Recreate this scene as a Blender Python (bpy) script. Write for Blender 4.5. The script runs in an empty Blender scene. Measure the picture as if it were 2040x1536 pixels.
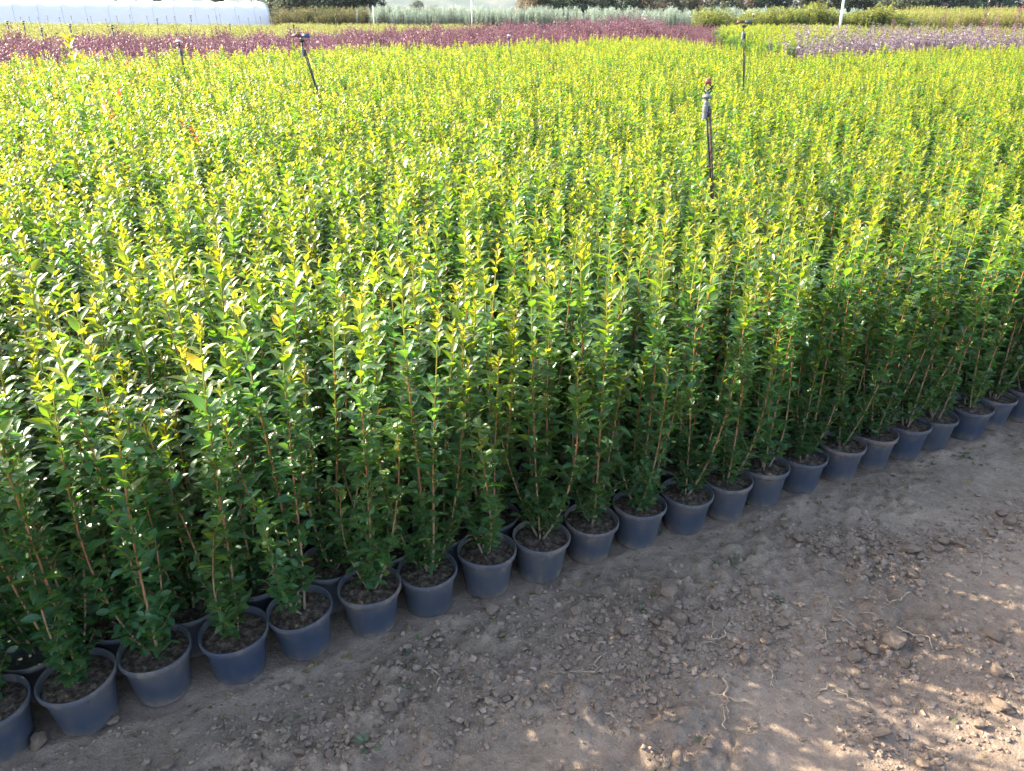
import bpy, math, random
import numpy as np
from mathutils import Vector, Matrix, Euler

R = math.radians
SC = bpy.context.scene
COL = SC.collection
rng = random.Random(7)
nrg = np.random.default_rng(11)

# ------------------------------------------------------------------ camera
FPX, PITCH, ROLL, CAMH = 1530.0, 0.4505, 0.0073, 1.974
cam_data = bpy.data.cameras.new('camera')
cam = bpy.data.objects.new('camera', cam_data)
COL.objects.link(cam)
cam_data.sensor_width = 36.0
cam_data.lens = FPX / 2040.0 * 36.0
cam_data.clip_start = 0.05
cam_data.clip_end = 9000.0
cam.matrix_world = (Matrix.Translation((0, 0, CAMH)) @ Matrix.Rotation(math.pi / 2 - PITCH, 4, 'X')
                    @ Matrix.Rotation(ROLL, 4, 'Z'))
SC.camera = cam

# ------------------------------------------------------------------ sky and sun
SUN_EL = R(30.5)
SUN_AZ = Vector((-0.94, 0.34, 0)).normalized()          # horizontal direction towards the sun
SUN_DIR = Vector((SUN_AZ.x * math.cos(SUN_EL), SUN_AZ.y * math.cos(SUN_EL), math.sin(SUN_EL)))
world = bpy.data.worlds.new('World')
SC.world = world
world.use_nodes = True
wn = world.node_tree
bg = wn.nodes.get('Background') or wn.nodes.new('ShaderNodeBackground')
sky = wn.nodes.new('ShaderNodeTexSky')
sky.sky_type = 'NISHITA'
sky.sun_disc = False
sky.sun_elevation = SUN_EL
sky.sun_rotation = math.atan2(SUN_AZ.x, SUN_AZ.y)
sky.air_density = 1.0
sky.dust_density = 3.0
sky.ozone_density = 0.3
sky.altitude = 100
wn.links.new(sky.outputs[0], bg.inputs['Color'])
bg.inputs['Strength'].default_value = 0.15
sun_d = bpy.data.lights.new('sun', 'SUN')
sun_d.energy = 5.0
sun_d.angle = R(0.53)
sun_d.color = (1.0, 0.90, 0.73)
sun = bpy.data.objects.new('sun', sun_d)
COL.objects.link(sun)
sun.rotation_euler = SUN_DIR.to_track_quat('Z', 'Y').to_euler()

SC.view_settings.view_transform = 'Standard'
SC.view_settings.look = 'None'
SC.view_settings.exposure = 2.2
SC.view_settings.gamma = 1.0
SC.view_settings.use_curve_mapping = False
SC.render.engine = 'CYCLES'
cy = SC.cycles
cy.max_bounces = 7
cy.diffuse_bounces = 3
cy.glossy_bounces = 2
cy.transmission_bounces = 4
cy.transparent_max_bounces = 4
cy.volume_bounces = 0
cy.caustics_reflective = False
cy.caustics_refractive = False
cy.sample_clamp_indirect = 6.0
cy.use_adaptive_sampling = True
cy.adaptive_threshold = 0.015
cy.use_denoising = True
cy.denoiser = 'OPENIMAGEDENOISE'


# ------------------------------------------------------------------ helpers
def ray(u, v):
    a, b = u - 1020.0, v - 768.0
    cr, sr = math.cos(ROLL), math.sin(ROLL)
    U = a * cr + b * sr
    V = -a * sr + b * cr
    Y = -V / FPX
    c, s = math.cos(PITCH), math.sin(PITCH)
    return Vector((U / FPX, c + Y * s, -s + Y * c))


def at_z(u, v, z):
    d = ray(u, v)
    return d * ((z - CAMH) / d.z) + Vector((0, 0, CAMH))


def at_y(u, v, y):
    d = ray(u, v)
    return d * (y / d.y) + Vector((0, 0, CAMH))


def project(p):
    c, s = math.cos(PITCH), math.sin(PITCH)
    z = p[2] - CAMH
    Z = p[1] * c - z * s
    Y = p[1] * s + z * c
    if Z < 0.05:
        return None
    u, v = FPX * p[0] / Z, -FPX * Y / Z
    cr, sr = math.cos(ROLL), math.sin(ROLL)
    return 1020 + u * cr - v * sr, 768 + u * sr + v * cr


class MB:
    """collects geometry, builds ONE mesh"""
    def __init__(self):
        self.v = []; self.f = []; self.age = []; self.mid = []; self.mi = []; self.n = 0

    def add(self, verts, faces, age=0.0, mid=None, mat=0):
        verts = np.asarray(verts, float)
        k = len(verts)
        self.v.append(verts)
        o = self.n
        self.f.extend([tuple(i + o for i in fc) for fc in faces])
        self.mi.extend([mat] * len(faces))
        self.age.append(np.broadcast_to(np.asarray(age, float), (k,)))
        self.mid.append(np.ones(k) if mid is None else np.asarray(mid, float))
        self.n += k

    def tube(self, pts, radii, sides=6, age=0.0, cap=True, mat=0):
        pts = np.asarray(pts, float)
        n = len(pts)
        radii = np.broadcast_to(np.asarray(radii, float), (n,))
        tang = np.gradient(pts, axis=0)
        tang /= np.linalg.norm(tang, axis=1)[:, None] + 1e-12
        ref = np.array([0.0, 0, 1]) if abs(tang[0][2]) < 0.9 else np.array([1.0, 0, 0])
        vs = []
        ang = np.arange(sides) * 2 * np.pi / sides
        for i in range(n):
            a = np.cross(tang[i], ref); a /= np.linalg.norm(a) + 1e-12
            b = np.cross(tang[i], a)
            vs.append(pts[i] + radii[i] * (np.cos(ang)[:, None] * a + np.sin(ang)[:, None] * b))
            ref = np.cross(a, tang[i])
        fs = []
        for i in range(n - 1):
            for j in range(sides):
                k = (j + 1) % sides
                fs.append((i * sides + j, (i + 1) * sides + j, (i + 1) * sides + k, i * sides + k))
        if cap:
            fs.append(tuple(range(sides)))
            fs.append(tuple((n - 1) * sides + j for j in reversed(range(sides))))
        ages = np.repeat(np.broadcast_to(np.asarray(age, float), (n,)), sides)
        self.add(np.concatenate(vs), fs, ages, mat=mat)

    def lathe(self, prof, seg=24, centre=(0, 0, 0), mat=0, wob=None, closed=False):
        prof = np.asarray(prof, float)
        ang = np.arange(seg) * 2 * np.pi / seg
        vs = np.stack([prof[:, 0][:, None] * np.cos(ang), prof[:, 0][:, None] * np.sin(ang),
                       np.repeat(prof[:, 1][:, None], seg, 1)], -1).reshape(-1, 3) + np.array(centre)
        fs = []
        m = len(prof)
        for i in range(m - 1):
            for j in range(seg):
                k = (j + 1) % seg
                fs.append((i * seg + j, i * seg + k, (i + 1) * seg + k, (i + 1) * seg + j))
        if closed:
            fs.append(tuple(reversed(range(seg))))
            fs.append(tuple((m - 1) * seg + j for j in range(seg)))
        self.add(vs, fs, mat=mat)

    def box(self, c, s, rot=None, mat=0, taper=1.0):
        x, y, z = s[0] / 2, s[1] / 2, s[2] / 2
        vs = np.array([(-x, -y, -z), (x, -y, -z), (x, y, -z), (-x, y, -z),
                       (-x * taper, -y * taper, z), (x * taper, -y * taper, z), (x * taper, y * taper, z), (-x * taper, y * taper, z)])
        if rot is not None:
            vs = vs @ np.array(rot.to_matrix() if hasattr(rot, 'to_matrix') else rot).T
        self.add(vs + np.array(c), [(0, 3, 2, 1), (4, 5, 6, 7), (0, 1, 5, 4), (1, 2, 6, 5), (2, 3, 7, 6), (3, 0, 4, 7)], mat=mat)

    def mesh(self, name, mats, smooth=True):
        me = bpy.data.meshes.new(name)
        me.from_pydata(np.concatenate(self.v).tolist(), [], self.f)
        at = me.attributes.new('age', 'FLOAT', 'POINT')
        at.data.foreach_set('value', np.concatenate(self.age).astype(np.float32))
        at = me.attributes.new('mid', 'FLOAT', 'POINT')
        at.data.foreach_set('value', np.concatenate(self.mid).astype(np.float32))
        for m in (mats if isinstance(mats, (list, tuple)) else [mats]):
            me.materials.append(m)
        if any(self.mi):
            me.polygons.foreach_set('material_index', self.mi)
        if smooth:
            me.polygons.foreach_set('use_smooth', [True] * len(me.polygons))
        me.update()
        return me


def link(name, data, parent=None, loc=None, mat=None):
    o = bpy.data.objects.new(name, data)
    COL.objects.link(o)
    if parent is not None:
        o.parent = parent
    if loc is not None:
        o.location = loc
    return o


def tag(o, label=None, cat=None, group=None, kind=None):
    if label: o['label'] = label
    if cat: o['category'] = cat
    if group: o['group'] = group
    if kind: o['kind'] = kind
    return o


# ---- numpy gradient noise
_perm = nrg.permutation(512)
_perm = np.concatenate([_perm, _perm, _perm])
_gr = nrg.normal(size=(512, 2)); _gr /= np.linalg.norm(_gr, axis=1)[:, None]


def gnoise(x, y):
    xi, yi = np.floor(x).astype(int), np.floor(y).astype(int)
    xf, yf = x - xi, y - yi
    u, v = xf * xf * xf * (xf * (xf * 6 - 15) + 10), yf * yf * yf * (yf * (yf * 6 - 15) + 10)

    def g(i, j):
        h = _perm[(_perm[(xi + i) & 511] + yi + j) & 511]
        return _gr[h, 0] * (xf - i) + _gr[h, 1] * (yf - j)
    a = g(0, 0) * (1 - u) + g(1, 0) * u
    b = g(0, 1) * (1 - u) + g(1, 1) * u
    return (a * (1 - v) + b * v) * 1.5


def fbm(x, y, s, o=4):
    t = 0; a = 1.0
    for k in range(o):
        t = t + a * gnoise(x / s + 17.3 * k, y / s - 9.1 * k)
        a *= 0.5; s *= 0.5
    return t


def sstep(a, b, x):
    t = np.clip((x - a) / (b - a), 0, 1)
    return t * t * (3 - 2 * t)


# ------------------------------------------------------------------ materials
def new_mat(name):
    m = bpy.data.materials.new(name)
    m.use_nodes = True
    nt = m.node_tree
    p = nt.nodes.get('Principled BSDF')
    return m, nt, p


def N(nt, kind, **kw):
    n = nt.nodes.new(kind)
    for k, v in kw.items():
        setattr(n, k, v)
    return n


def ramp(nt, stops, fac):
    r = N(nt, 'ShaderNodeValToRGB')
    els = r.color_ramp.elements
    while len(els) < len(stops):
        els.new(0.5)
    for e, (p, c) in zip(els, stops):
        e.position = p
        e.color = (*c, 1) if len(c) == 3 else c
    if fac is not None:
        nt.links.new(fac, r.inputs[0])
    return r


def leaf_mat(name, stops, tstops, trans=0.42, rough=0.34, spec=0.5, var=0.25, vein=0.35, amax=1.5, bump=0.0):
    """stops / tstops: ramps over leaf age for the surface and for the light that comes through"""
    m, nt, p = new_mat(name)
    L = nt.links.new
    at = N(nt, 'ShaderNodeAttribute', attribute_name='age')
    dv = N(nt, 'ShaderNodeMath', operation='DIVIDE'); dv.inputs[1].default_value = amax
    L(at.outputs['Fac'], dv.inputs[0])
    c1 = ramp(nt, stops, dv.outputs[0])
    c2 = ramp(nt, tstops, dv.outputs[0])
    oi = N(nt, 'ShaderNodeObjectInfo')
    mr = N(nt, 'ShaderNodeMapRange'); mr.inputs[3].default_value = 1 - var; mr.inputs[4].default_value = 1 + var
    L(oi.outputs['Random'], mr.inputs[0])
    hs = N(nt, 'ShaderNodeHueSaturation')
    L(mr.outputs[0], hs.inputs['Value'])
    mh = N(nt, 'ShaderNodeMath', operation='MULTIPLY_ADD')
    mh.inputs[1].default_value = 0.03; mh.inputs[2].default_value = 0.485
    fr = N(nt, 'ShaderNodeMath', operation='FRACT')
    ml = N(nt, 'ShaderNodeMath', operation='MULTIPLY'); ml.inputs[1].default_value = 7.31
    L(oi.outputs['Random'], ml.inputs[0]); L(ml.outputs[0], fr.inputs[0]); L(fr.outputs[0], mh.inputs[0])
    L(mh.outputs[0], hs.inputs['Hue'])
    # pale midrib
    am = N(nt, 'ShaderNodeAttribute', attribute_name='mid')
    mv = N(nt, 'ShaderNodeMapRange'); mv.inputs[1].default_value = 0.0; mv.inputs[2].default_value = 0.14
    mv.inputs[3].default_value = vein; mv.inputs[4].default_value = 0.0
    L(am.outputs['Fac'], mv.inputs[0])
    mx = N(nt, 'ShaderNodeMix', data_type='RGBA')
    L(mv.outputs[0], mx.inputs['Factor']); L(c1.outputs[0], mx.inputs['A']); mx.inputs['B'].default_value = (0.30, 0.36, 0.12, 1)
    L(mx.outputs['Result'], hs.inputs['Color'])
    L(hs.outputs[0], p.inputs['Base Color'])
    p.inputs['Roughness'].default_value = rough
    p.inputs['Specular IOR Level'].default_value = spec
    tr = N(nt, 'ShaderNodeBsdfTranslucent')
    hs2 = N(nt, 'ShaderNodeHueSaturation')
    L(mr.outputs[0], hs2.inputs['Value']); L(mh.outputs[0], hs2.inputs['Hue']); L(c2.outputs[0], hs2.inputs['Color'])
    L(hs2.outputs[0], tr.inputs['Color'])
    ms = N(nt, 'ShaderNodeMixShader'); ms.inputs[0].default_value = trans
    L(p.outputs[0], ms.inputs[1]); L(tr.outputs[0], ms.inputs[2])
    out = nt.nodes.get('Material Output')
    L(ms.outputs[0], out.inputs['Surface'])
    return m


def noise_mat(name, stops, scale=8.0, detail=6, rough=0.8, bump=0.0, bscale=60.0, spec=0.3, coords='Object', bdist=0.01):
    m, nt, p = new_mat(name)
    L = nt.links.new
    tc = N(nt, 'ShaderNodeTexCoord')
    nz = N(nt, 'ShaderNodeTexNoise'); nz.inputs['Scale'].default_value = scale; nz.inputs['Detail'].default_value = detail
    L(tc.outputs[coords], nz.inputs['Vector'])
    r = ramp(nt, stops, nz.outputs['Fac'])
    L(r.outputs[0], p.inputs['Base Color'])
    p.inputs['Roughness'].default_value = rough
    p.inputs['Specular IOR Level'].default_value = spec
    if bump:
        n2 = N(nt, 'ShaderNodeTexNoise'); n2.inputs['Scale'].default_value = bscale; n2.inputs['Detail'].default_value = 5
        L(tc.outputs[coords], n2.inputs['Vector'])
        b = N(nt, 'ShaderNodeBump'); b.inputs['Strength'].default_value = bump; b.inputs['Distance'].default_value = bdist
        L(n2.outputs['Fac'], b.inputs['Height']); L(b.outputs[0], p.inputs['Normal'])
    return m


def plain(name, col, rough=0.5, metal=0.0, spec=0.5):
    m, nt, p = new_mat(name)
    p.inputs['Base Color'].default_value = (*col, 1)
    p.inputs['Roughness'].default_value = rough
    p.inputs['Metallic'].default_value = metal
    p.inputs['Specular IOR Level'].default_value = spec
    return m


# privet leaves: age 0 old and dark .. 1 fresh .. 1.5 orange-red tips
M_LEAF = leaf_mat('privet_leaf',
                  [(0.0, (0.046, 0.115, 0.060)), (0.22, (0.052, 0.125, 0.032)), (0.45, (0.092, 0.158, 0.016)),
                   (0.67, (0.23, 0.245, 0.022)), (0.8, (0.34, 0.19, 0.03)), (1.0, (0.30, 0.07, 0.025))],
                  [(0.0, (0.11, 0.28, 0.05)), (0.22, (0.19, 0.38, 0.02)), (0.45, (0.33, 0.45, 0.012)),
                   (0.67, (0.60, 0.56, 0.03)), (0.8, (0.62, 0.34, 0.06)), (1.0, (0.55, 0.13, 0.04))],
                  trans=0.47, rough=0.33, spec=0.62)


def stem_material():
    m, nt, p = new_mat('stem_bark')
    L = nt.links.new
    at = N(nt, 'ShaderNodeAttribute', attribute_name='age')
    tc = N(nt, 'ShaderNodeTexCoord')
    nz = N(nt, 'ShaderNodeTexNoise'); nz.inputs['Scale'].default_value = 90; nz.inputs['Detail'].default_value = 4
    L(tc.outputs['Object'], nz.inputs['Vector'])
    ad = N(nt, 'ShaderNodeMath', operation='MULTIPLY_ADD'); ad.inputs[1].default_value = 0.3; ad.inputs[2].default_value = -0.15
    L(nz.outputs['Fac'], ad.inputs[0])
    a2 = N(nt, 'ShaderNodeMath', operation='ADD'); L(at.outputs['Fac'], a2.inputs[0]); L(ad.outputs[0], a2.inputs[1])
    r = ramp(nt, [(0.0, (0.17, 0.14, 0.11)), (0.28, (0.24, 0.15, 0.085)), (0.5, (0.24, 0.095, 0.04)), (0.8, (0.28, 0.13, 0.035)), (1.0, (0.25, 0.27, 0.04))], a2.outputs[0])
    L(r.outputs[0], p.inputs['Base Color'])
    p.inputs['Roughness'].default_value = 0.55
    return m


M_STEM = stem_material()


def pot_material():
    m, nt, p = new_mat('pot_plastic')
    L = nt.links.new
    tc = N(nt, 'ShaderNodeTexCoord')
    oi = N(nt, 'ShaderNodeObjectInfo')
    of = N(nt, 'ShaderNodeVectorMath', operation='SCALE'); of.inputs['Scale'].default_value = 40.0
    cx = N(nt, 'ShaderNodeCombineXYZ'); L(oi.outputs['Random'], cx.inputs[0]); L(oi.outputs['Random'], cx.inputs[2])
    L(cx.outputs[0], of.inputs[0])
    av = N(nt, 'ShaderNodeVectorMath', operation='ADD'); L(tc.outputs['Object'], av.inputs[0]); L(of.outputs[0], av.inputs[1])
    nz = N(nt, 'ShaderNodeTexNoise'); nz.inputs['Scale'].default_value = 11; nz.inputs['Detail'].default_value = 9; nz.inputs['Roughness'].default_value = 0.72
    L(av.outputs[0], nz.inputs['Vector'])
    mp = N(nt, 'ShaderNodeMapping'); mp.inputs['Scale'].default_value = (1, 1, 0.12)
    L(av.outputs[0], mp.inputs['Vector'])
    n2 = N(nt, 'ShaderNodeTexNoise'); n2.inputs['Scale'].default_value = 55; n2.inputs['Detail'].default_value = 4
    L(mp.outputs[0], n2.inputs['Vector'])
    mm = N(nt, 'ShaderNodeMath', operation='MULTIPLY_ADD'); mm.inputs[1].default_value = 0.20
    L(n2.outputs['Fac'], mm.inputs[0]); L(nz.outputs['Fac'], mm.inputs[2])
    # mud splashed near the foot and under the lip
    sp = N(nt, 'ShaderNodeSeparateXYZ'); L(tc.outputs['Object'], sp.inputs[0])
    foot = N(nt, 'ShaderNodeMapRange'); foot.inputs[1].default_value = 0.0; foot.inputs[2].default_value = 0.06
    foot.inputs[3].default_value = 0.34; foot.inputs[4].default_value = 0.0
    L(sp.outputs['Z'], foot.inputs[0])
    lip = N(nt, 'ShaderNodeMapRange'); lip.inputs[1].default_value = 0.10; lip.inputs[2].default_value = 0.155
    lip.inputs[3].default_value = 0.0; lip.inputs[4].default_value = 0.20
    L(sp.outputs['Z'], lip.inputs[0])
    s1 = N(nt, 'ShaderNodeMath', operation='ADD'); L(mm.outputs[0], s1.inputs[0]); L(foot.outputs[0], s1.inputs[1])
    s2 = N(nt, 'ShaderNodeMath', operation='ADD'); L(s1.outputs[0], s2.inputs[0]); L(lip.outputs[0], s2.inputs[1])
    rv = N(nt, 'ShaderNodeMapRange'); rv.inputs[3].default_value = -0.08; rv.inputs[4].default_value = 0.12
    L(oi.outputs['Random'], rv.inputs[0])
    s3 = N(nt, 'ShaderNodeMath', operation='ADD'); L(s2.outputs[0], s3.inputs[0]); L(rv.outputs[0], s3.inputs[1])
    r = ramp(nt, [(0.36, (0.026, 0.040, 0.072)), (0.62, (0.040, 0.053, 0.083)), (0.84, (0.075, 0.075, 0.086)), (1.0, (0.15, 0.125, 0.108))], s3.outputs[0])
    hs = N(nt, 'ShaderNodeHueSaturation'); sm = N(nt, 'ShaderNodeMapRange'); sm.inputs[3].default_value = 0.75; sm.inputs[4].default_value = 1.2
    fr = N(nt, 'ShaderNodeMath', operation='FRACT'); m7 = N(nt, 'ShaderNodeMath', operation='MULTIPLY'); m7.inputs[1].default_value = 9.7
    L(oi.outputs['Random'], m7.inputs[0]); L(m7.outputs[0], fr.inputs[0]); L(fr.outputs[0], sm.inputs[0]); L(sm.outputs[0], hs.inputs['Saturation'])
    L(r.outputs[0], hs.inputs['Color']); L(hs.outputs[0], p.inputs['Base Color'])
    p.inputs['Specular IOR Level'].default_value = 0.3
    rr = ramp(nt, [(0.4, (0.5,) * 3), (0.9, (0.85,) * 3)], s3.outputs[0])
    L(rr.outputs[0], p.inputs['Roughness'])
    b = N(nt, 'ShaderNodeBump'); b.inputs['Strength'].default_value = 0.15; b.inputs['Distance'].default_value = 0.003
    L(mm.outputs[0], b.inputs['Height']); L(b.outputs[0], p.inputs['Normal'])
    return m


M_POT = pot_material()
M_SOIL = noise_mat('potting_soil', [(0.3, (0.032, 0.023, 0.017)), (0.5, (0.085, 0.062, 0.046)), (0.7, (0.19, 0.145, 0.11))],
                   scale=60, rough=0.95, bump=0.8, bscale=180, bdist=0.006, spec=0.1)


def ground_material():
    m, nt, p = new_mat('dry_earth')
    L = nt.links.new
    tc = N(nt, 'ShaderNodeTexCoord')
    big = N(nt, 'ShaderNodeTexNoise'); big.inputs['Scale'].default_value = 1.7; big.inputs['Detail'].default_value = 7
    med = N(nt, 'ShaderNodeTexNoise'); med.inputs['Scale'].default_value = 22; med.inputs['Detail'].default_value = 8; med.inputs['Roughness'].default_value = 0.68
    fin = N(nt, 'ShaderNodeTexNoise'); fin.inputs['Scale'].default_value = 150; fin.inputs['Detail'].default_value = 6; fin.inputs['Roughness'].default_value = 0.7
    for n in (big, med, fin):
        L(tc.outputs['Object'], n.inputs['Vector'])
    a = N(nt, 'ShaderNodeMath', operation='MULTIPLY_ADD'); a.inputs[1].default_value = 0.45
    L(med.outputs['Fac'], a.inputs[0])
    h = N(nt, 'ShaderNodeMath', operation='MULTIPLY'); h.inputs[1].default_value = 0.4; L(big.outputs['Fac'], h.inputs[0])
    L(h.outputs[0], a.inputs[2])
    a2 = N(nt, 'ShaderNodeMath', operation='MULTIPLY_ADD'); a2.inputs[1].default_value = 0.28
    L(fin.outputs['Fac'], a2.inputs[0]); L(a.outputs[0], a2.inputs[2])
    r = ramp(nt, [(0.38, (0.110, 0.081, 0.061)), (0.50, (0.220, 0.165, 0.125)), (0.62, (0.305, 0.233, 0.178)), (0.78, (0.42, 0.33, 0.257))], a2.outputs[0])
    L(r.outputs[0], p.inputs['Base Color'])
    p.inputs['Roughness'].default_value = 0.95
    p.inputs['Specular IOR Level'].default_value = 0.12
    vo = N(nt, 'ShaderNodeTexVoronoi'); vo.inputs['Scale'].default_value = 75
    L(tc.outputs['Object'], vo.inputs['Vector'])
    hb = N(nt, 'ShaderNodeMath', operation='MULTIPLY_ADD'); hb.inputs[1].default_value = 0.35
    L(vo.outputs['Distance'], hb.inputs[0]); L(fin.outputs['Fac'], hb.inputs[2])
    hb2 = N(nt, 'ShaderNodeMath', operation='ADD'); L(hb.outputs[0], hb2.inputs[0]); L(med.outputs['Fac'], hb2.inputs[1])
    b = N(nt, 'ShaderNodeBump'); b.inputs['Strength'].default_value = 0.9; b.inputs['Distance'].default_value = 0.012
    L(hb2.outputs[0], b.inputs['Height']); L(b.outputs[0], p.inputs['Normal'])
    return m


M_GROUND = ground_material()
M_CLOD = noise_mat('dry_clod', [(0.3, (0.14, 0.103, 0.078)), (0.55, (0.235, 0.177, 0.135)), (0.75, (0.34, 0.262, 0.203))],
                   scale=30, rough=0.95, bump=0.7, bscale=130, bdist=0.006, spec=0.1)
M_ROOT = noise_mat('dry_root', [(0.3, (0.22, 0.16, 0.11)), (0.7, (0.42, 0.34, 0.26))], scale=60, rough=0.85, spec=0.15)

# ------------------------------------------------------------------ the row frame and ground
TH, SP = 0.4654, 0.2281
E1 = np.array([math.cos(TH), math.sin(TH)])              # along the front row
E2 = np.array([-math.sin(TH), math.cos(TH)])             # away from the path, into the bed
O = np.array([-1.3093, 1.7018])
ROWGAP = SP * 0.866


def path_dist(x, y):
    return -((x - O[0]) * E2[0] + (y - O[1]) * E2[1])


def ground_h(x, y):
    x = np.asarray(x, float); y = np.asarray(y, float)
    d = path_dist(x, y)
    near = sstep(0.06, 0.30, d) * sstep(9.0, 5.0, np.hypot(x, y))
    rough = sstep(-0.25, 0.35, fbm(x + 3.1, y, 0.7, 3))
    h = 0.020 * fbm(x, y, 0.55, 3)
    lump = np.abs(fbm(x, y, 0.16, 4))
    h = h + (0.004 + 0.042 * rough) * lump + 0.020 * rough * np.maximum(0, fbm(x + 9, y - 4, 0.07, 3))
    h = h + 0.0055 * (0.3 + rough) * fbm(x, y, 0.035, 3)
    bank = 0.016 * np.exp(-((d - 0.10) / 0.045) ** 2) * np.clip(0.45 + 0.9 * fbm(x - 5, y, 0.13, 3), 0, 1.3)
    small = bank + 0.004 * fbm(x, y, 0.12, 4) + 0.002 * fbm(x, y, 0.03, 2)
    return h * near * 0.9 + small * sstep(-0.4, 0.1, d) * sstep(9.0, 5.0, np.hypot(x, y)) - 0.004


def axis_coords(lo, hi, step, far):
    mid = np.arange(lo, hi, step)
    g = [step]
    while sum(g) < far - 1500:
        g.append(g[-1] * 1.35)
    up = hi + np.cumsum(g); dn = lo - np.cumsum(g)
    return np.concatenate([dn[::-1], mid, up])


gx = axis_coords(-2.0, 3.4, 0.0125, 5000)
gy = axis_coords(1.2, 4.1, 0.0125, 5000)
GX, GY = np.meshgrid(gx, gy)
GZ = ground_h(GX, GY)
nx, ny = len(gx), len(gy)
gme = bpy.data.meshes.new('ground')
gv = np.stack([GX, GY, GZ], -1).reshape(-1, 3)
idx = np.arange(nx * ny).reshape(ny, nx)
gf = np.stack([idx[:-1, :-1], idx[:-1, 1:], idx[1:, 1:], idx[1:, :-1]], -1).reshape(-1, 4)
gme.vertices.add(len(gv)); gme.vertices.foreach_set('co', gv.ravel())
gme.loops.add(gf.size); gme.loops.foreach_set('vertex_index', gf.ravel())
gme.polygons.add(len(gf)); gme.polygons.foreach_set('loop_start', np.arange(0, gf.size, 4))
gme.polygons.foreach_set('loop_total', np.full(len(gf), 4))
gme.polygons.foreach_set('use_smooth', np.ones(len(gf), bool))
gme.update(); gme.validate()
gme.materials.append(M_GROUND)
tag(link('ground', gme), 'dry brown earth of the path and fields', kind='structure')

# ------------------------------------------------------------------ leaf shapes
def leaf_shape(width=0.43, fold=0.25, droop=0.25, tip=0.62, notch=0.0):
    ys = np.array([0.0, 0.2, 0.48, 0.78, 1.0])
    ws = np.array([0, 0.72, 1.0, tip, 0]) * width * 0.5
    zc = -droop * ys ** 2
    mid = np.stack([0 * ys, ys, zc], -1)
    l = np.stack([-ws[1:4], ys[1:4], zc[1:4] + fold * ws[1:4]], -1)
    r = np.stack([ws[1:4], ys[1:4], zc[1:4] + fold * ws[1:4]], -1)
    v = np.concatenate([mid, l, r])
    f = [(0, 1, 5), (1, 2, 6, 5), (2, 3, 7, 6), (3, 4, 7), (0, 8, 1), (1, 8, 9, 2), (2, 9, 10, 3), (3, 10, 4)]
    m = np.array([0] * 5 + [1] * 6, float)
    return v, f, m


LEAVES = [leaf_shape(0.47, 0.42, 0.34), leaf_shape(0.51, 0.32, 0.20), leaf_shape(0.45, 0.55, 0.52),
          leaf_shape(0.64, 0.3, 0.10, 0.72), leaf_shape(0.58, 0.4, 0.22, 0.70)]      # last two: small round lower leaves


def frame(d, up, roll=0.0):
    """3x3 whose columns are leaf x, y (along d), z (upper side)"""
    d = d / (np.linalg.norm(d) + 1e-9)
    x = np.cross(d, up)
    n = np.linalg.norm(x)
    x = x / n if n > 1e-4 else np.array([1.0, 0, 0])
    z = np.cross(x, d)
    if roll:
        c, s = math.cos(roll), math.sin(roll)
        x, z = c * x + s * z, -s * x + c * z
    return np.stack([x, d, z], 1)


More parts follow.
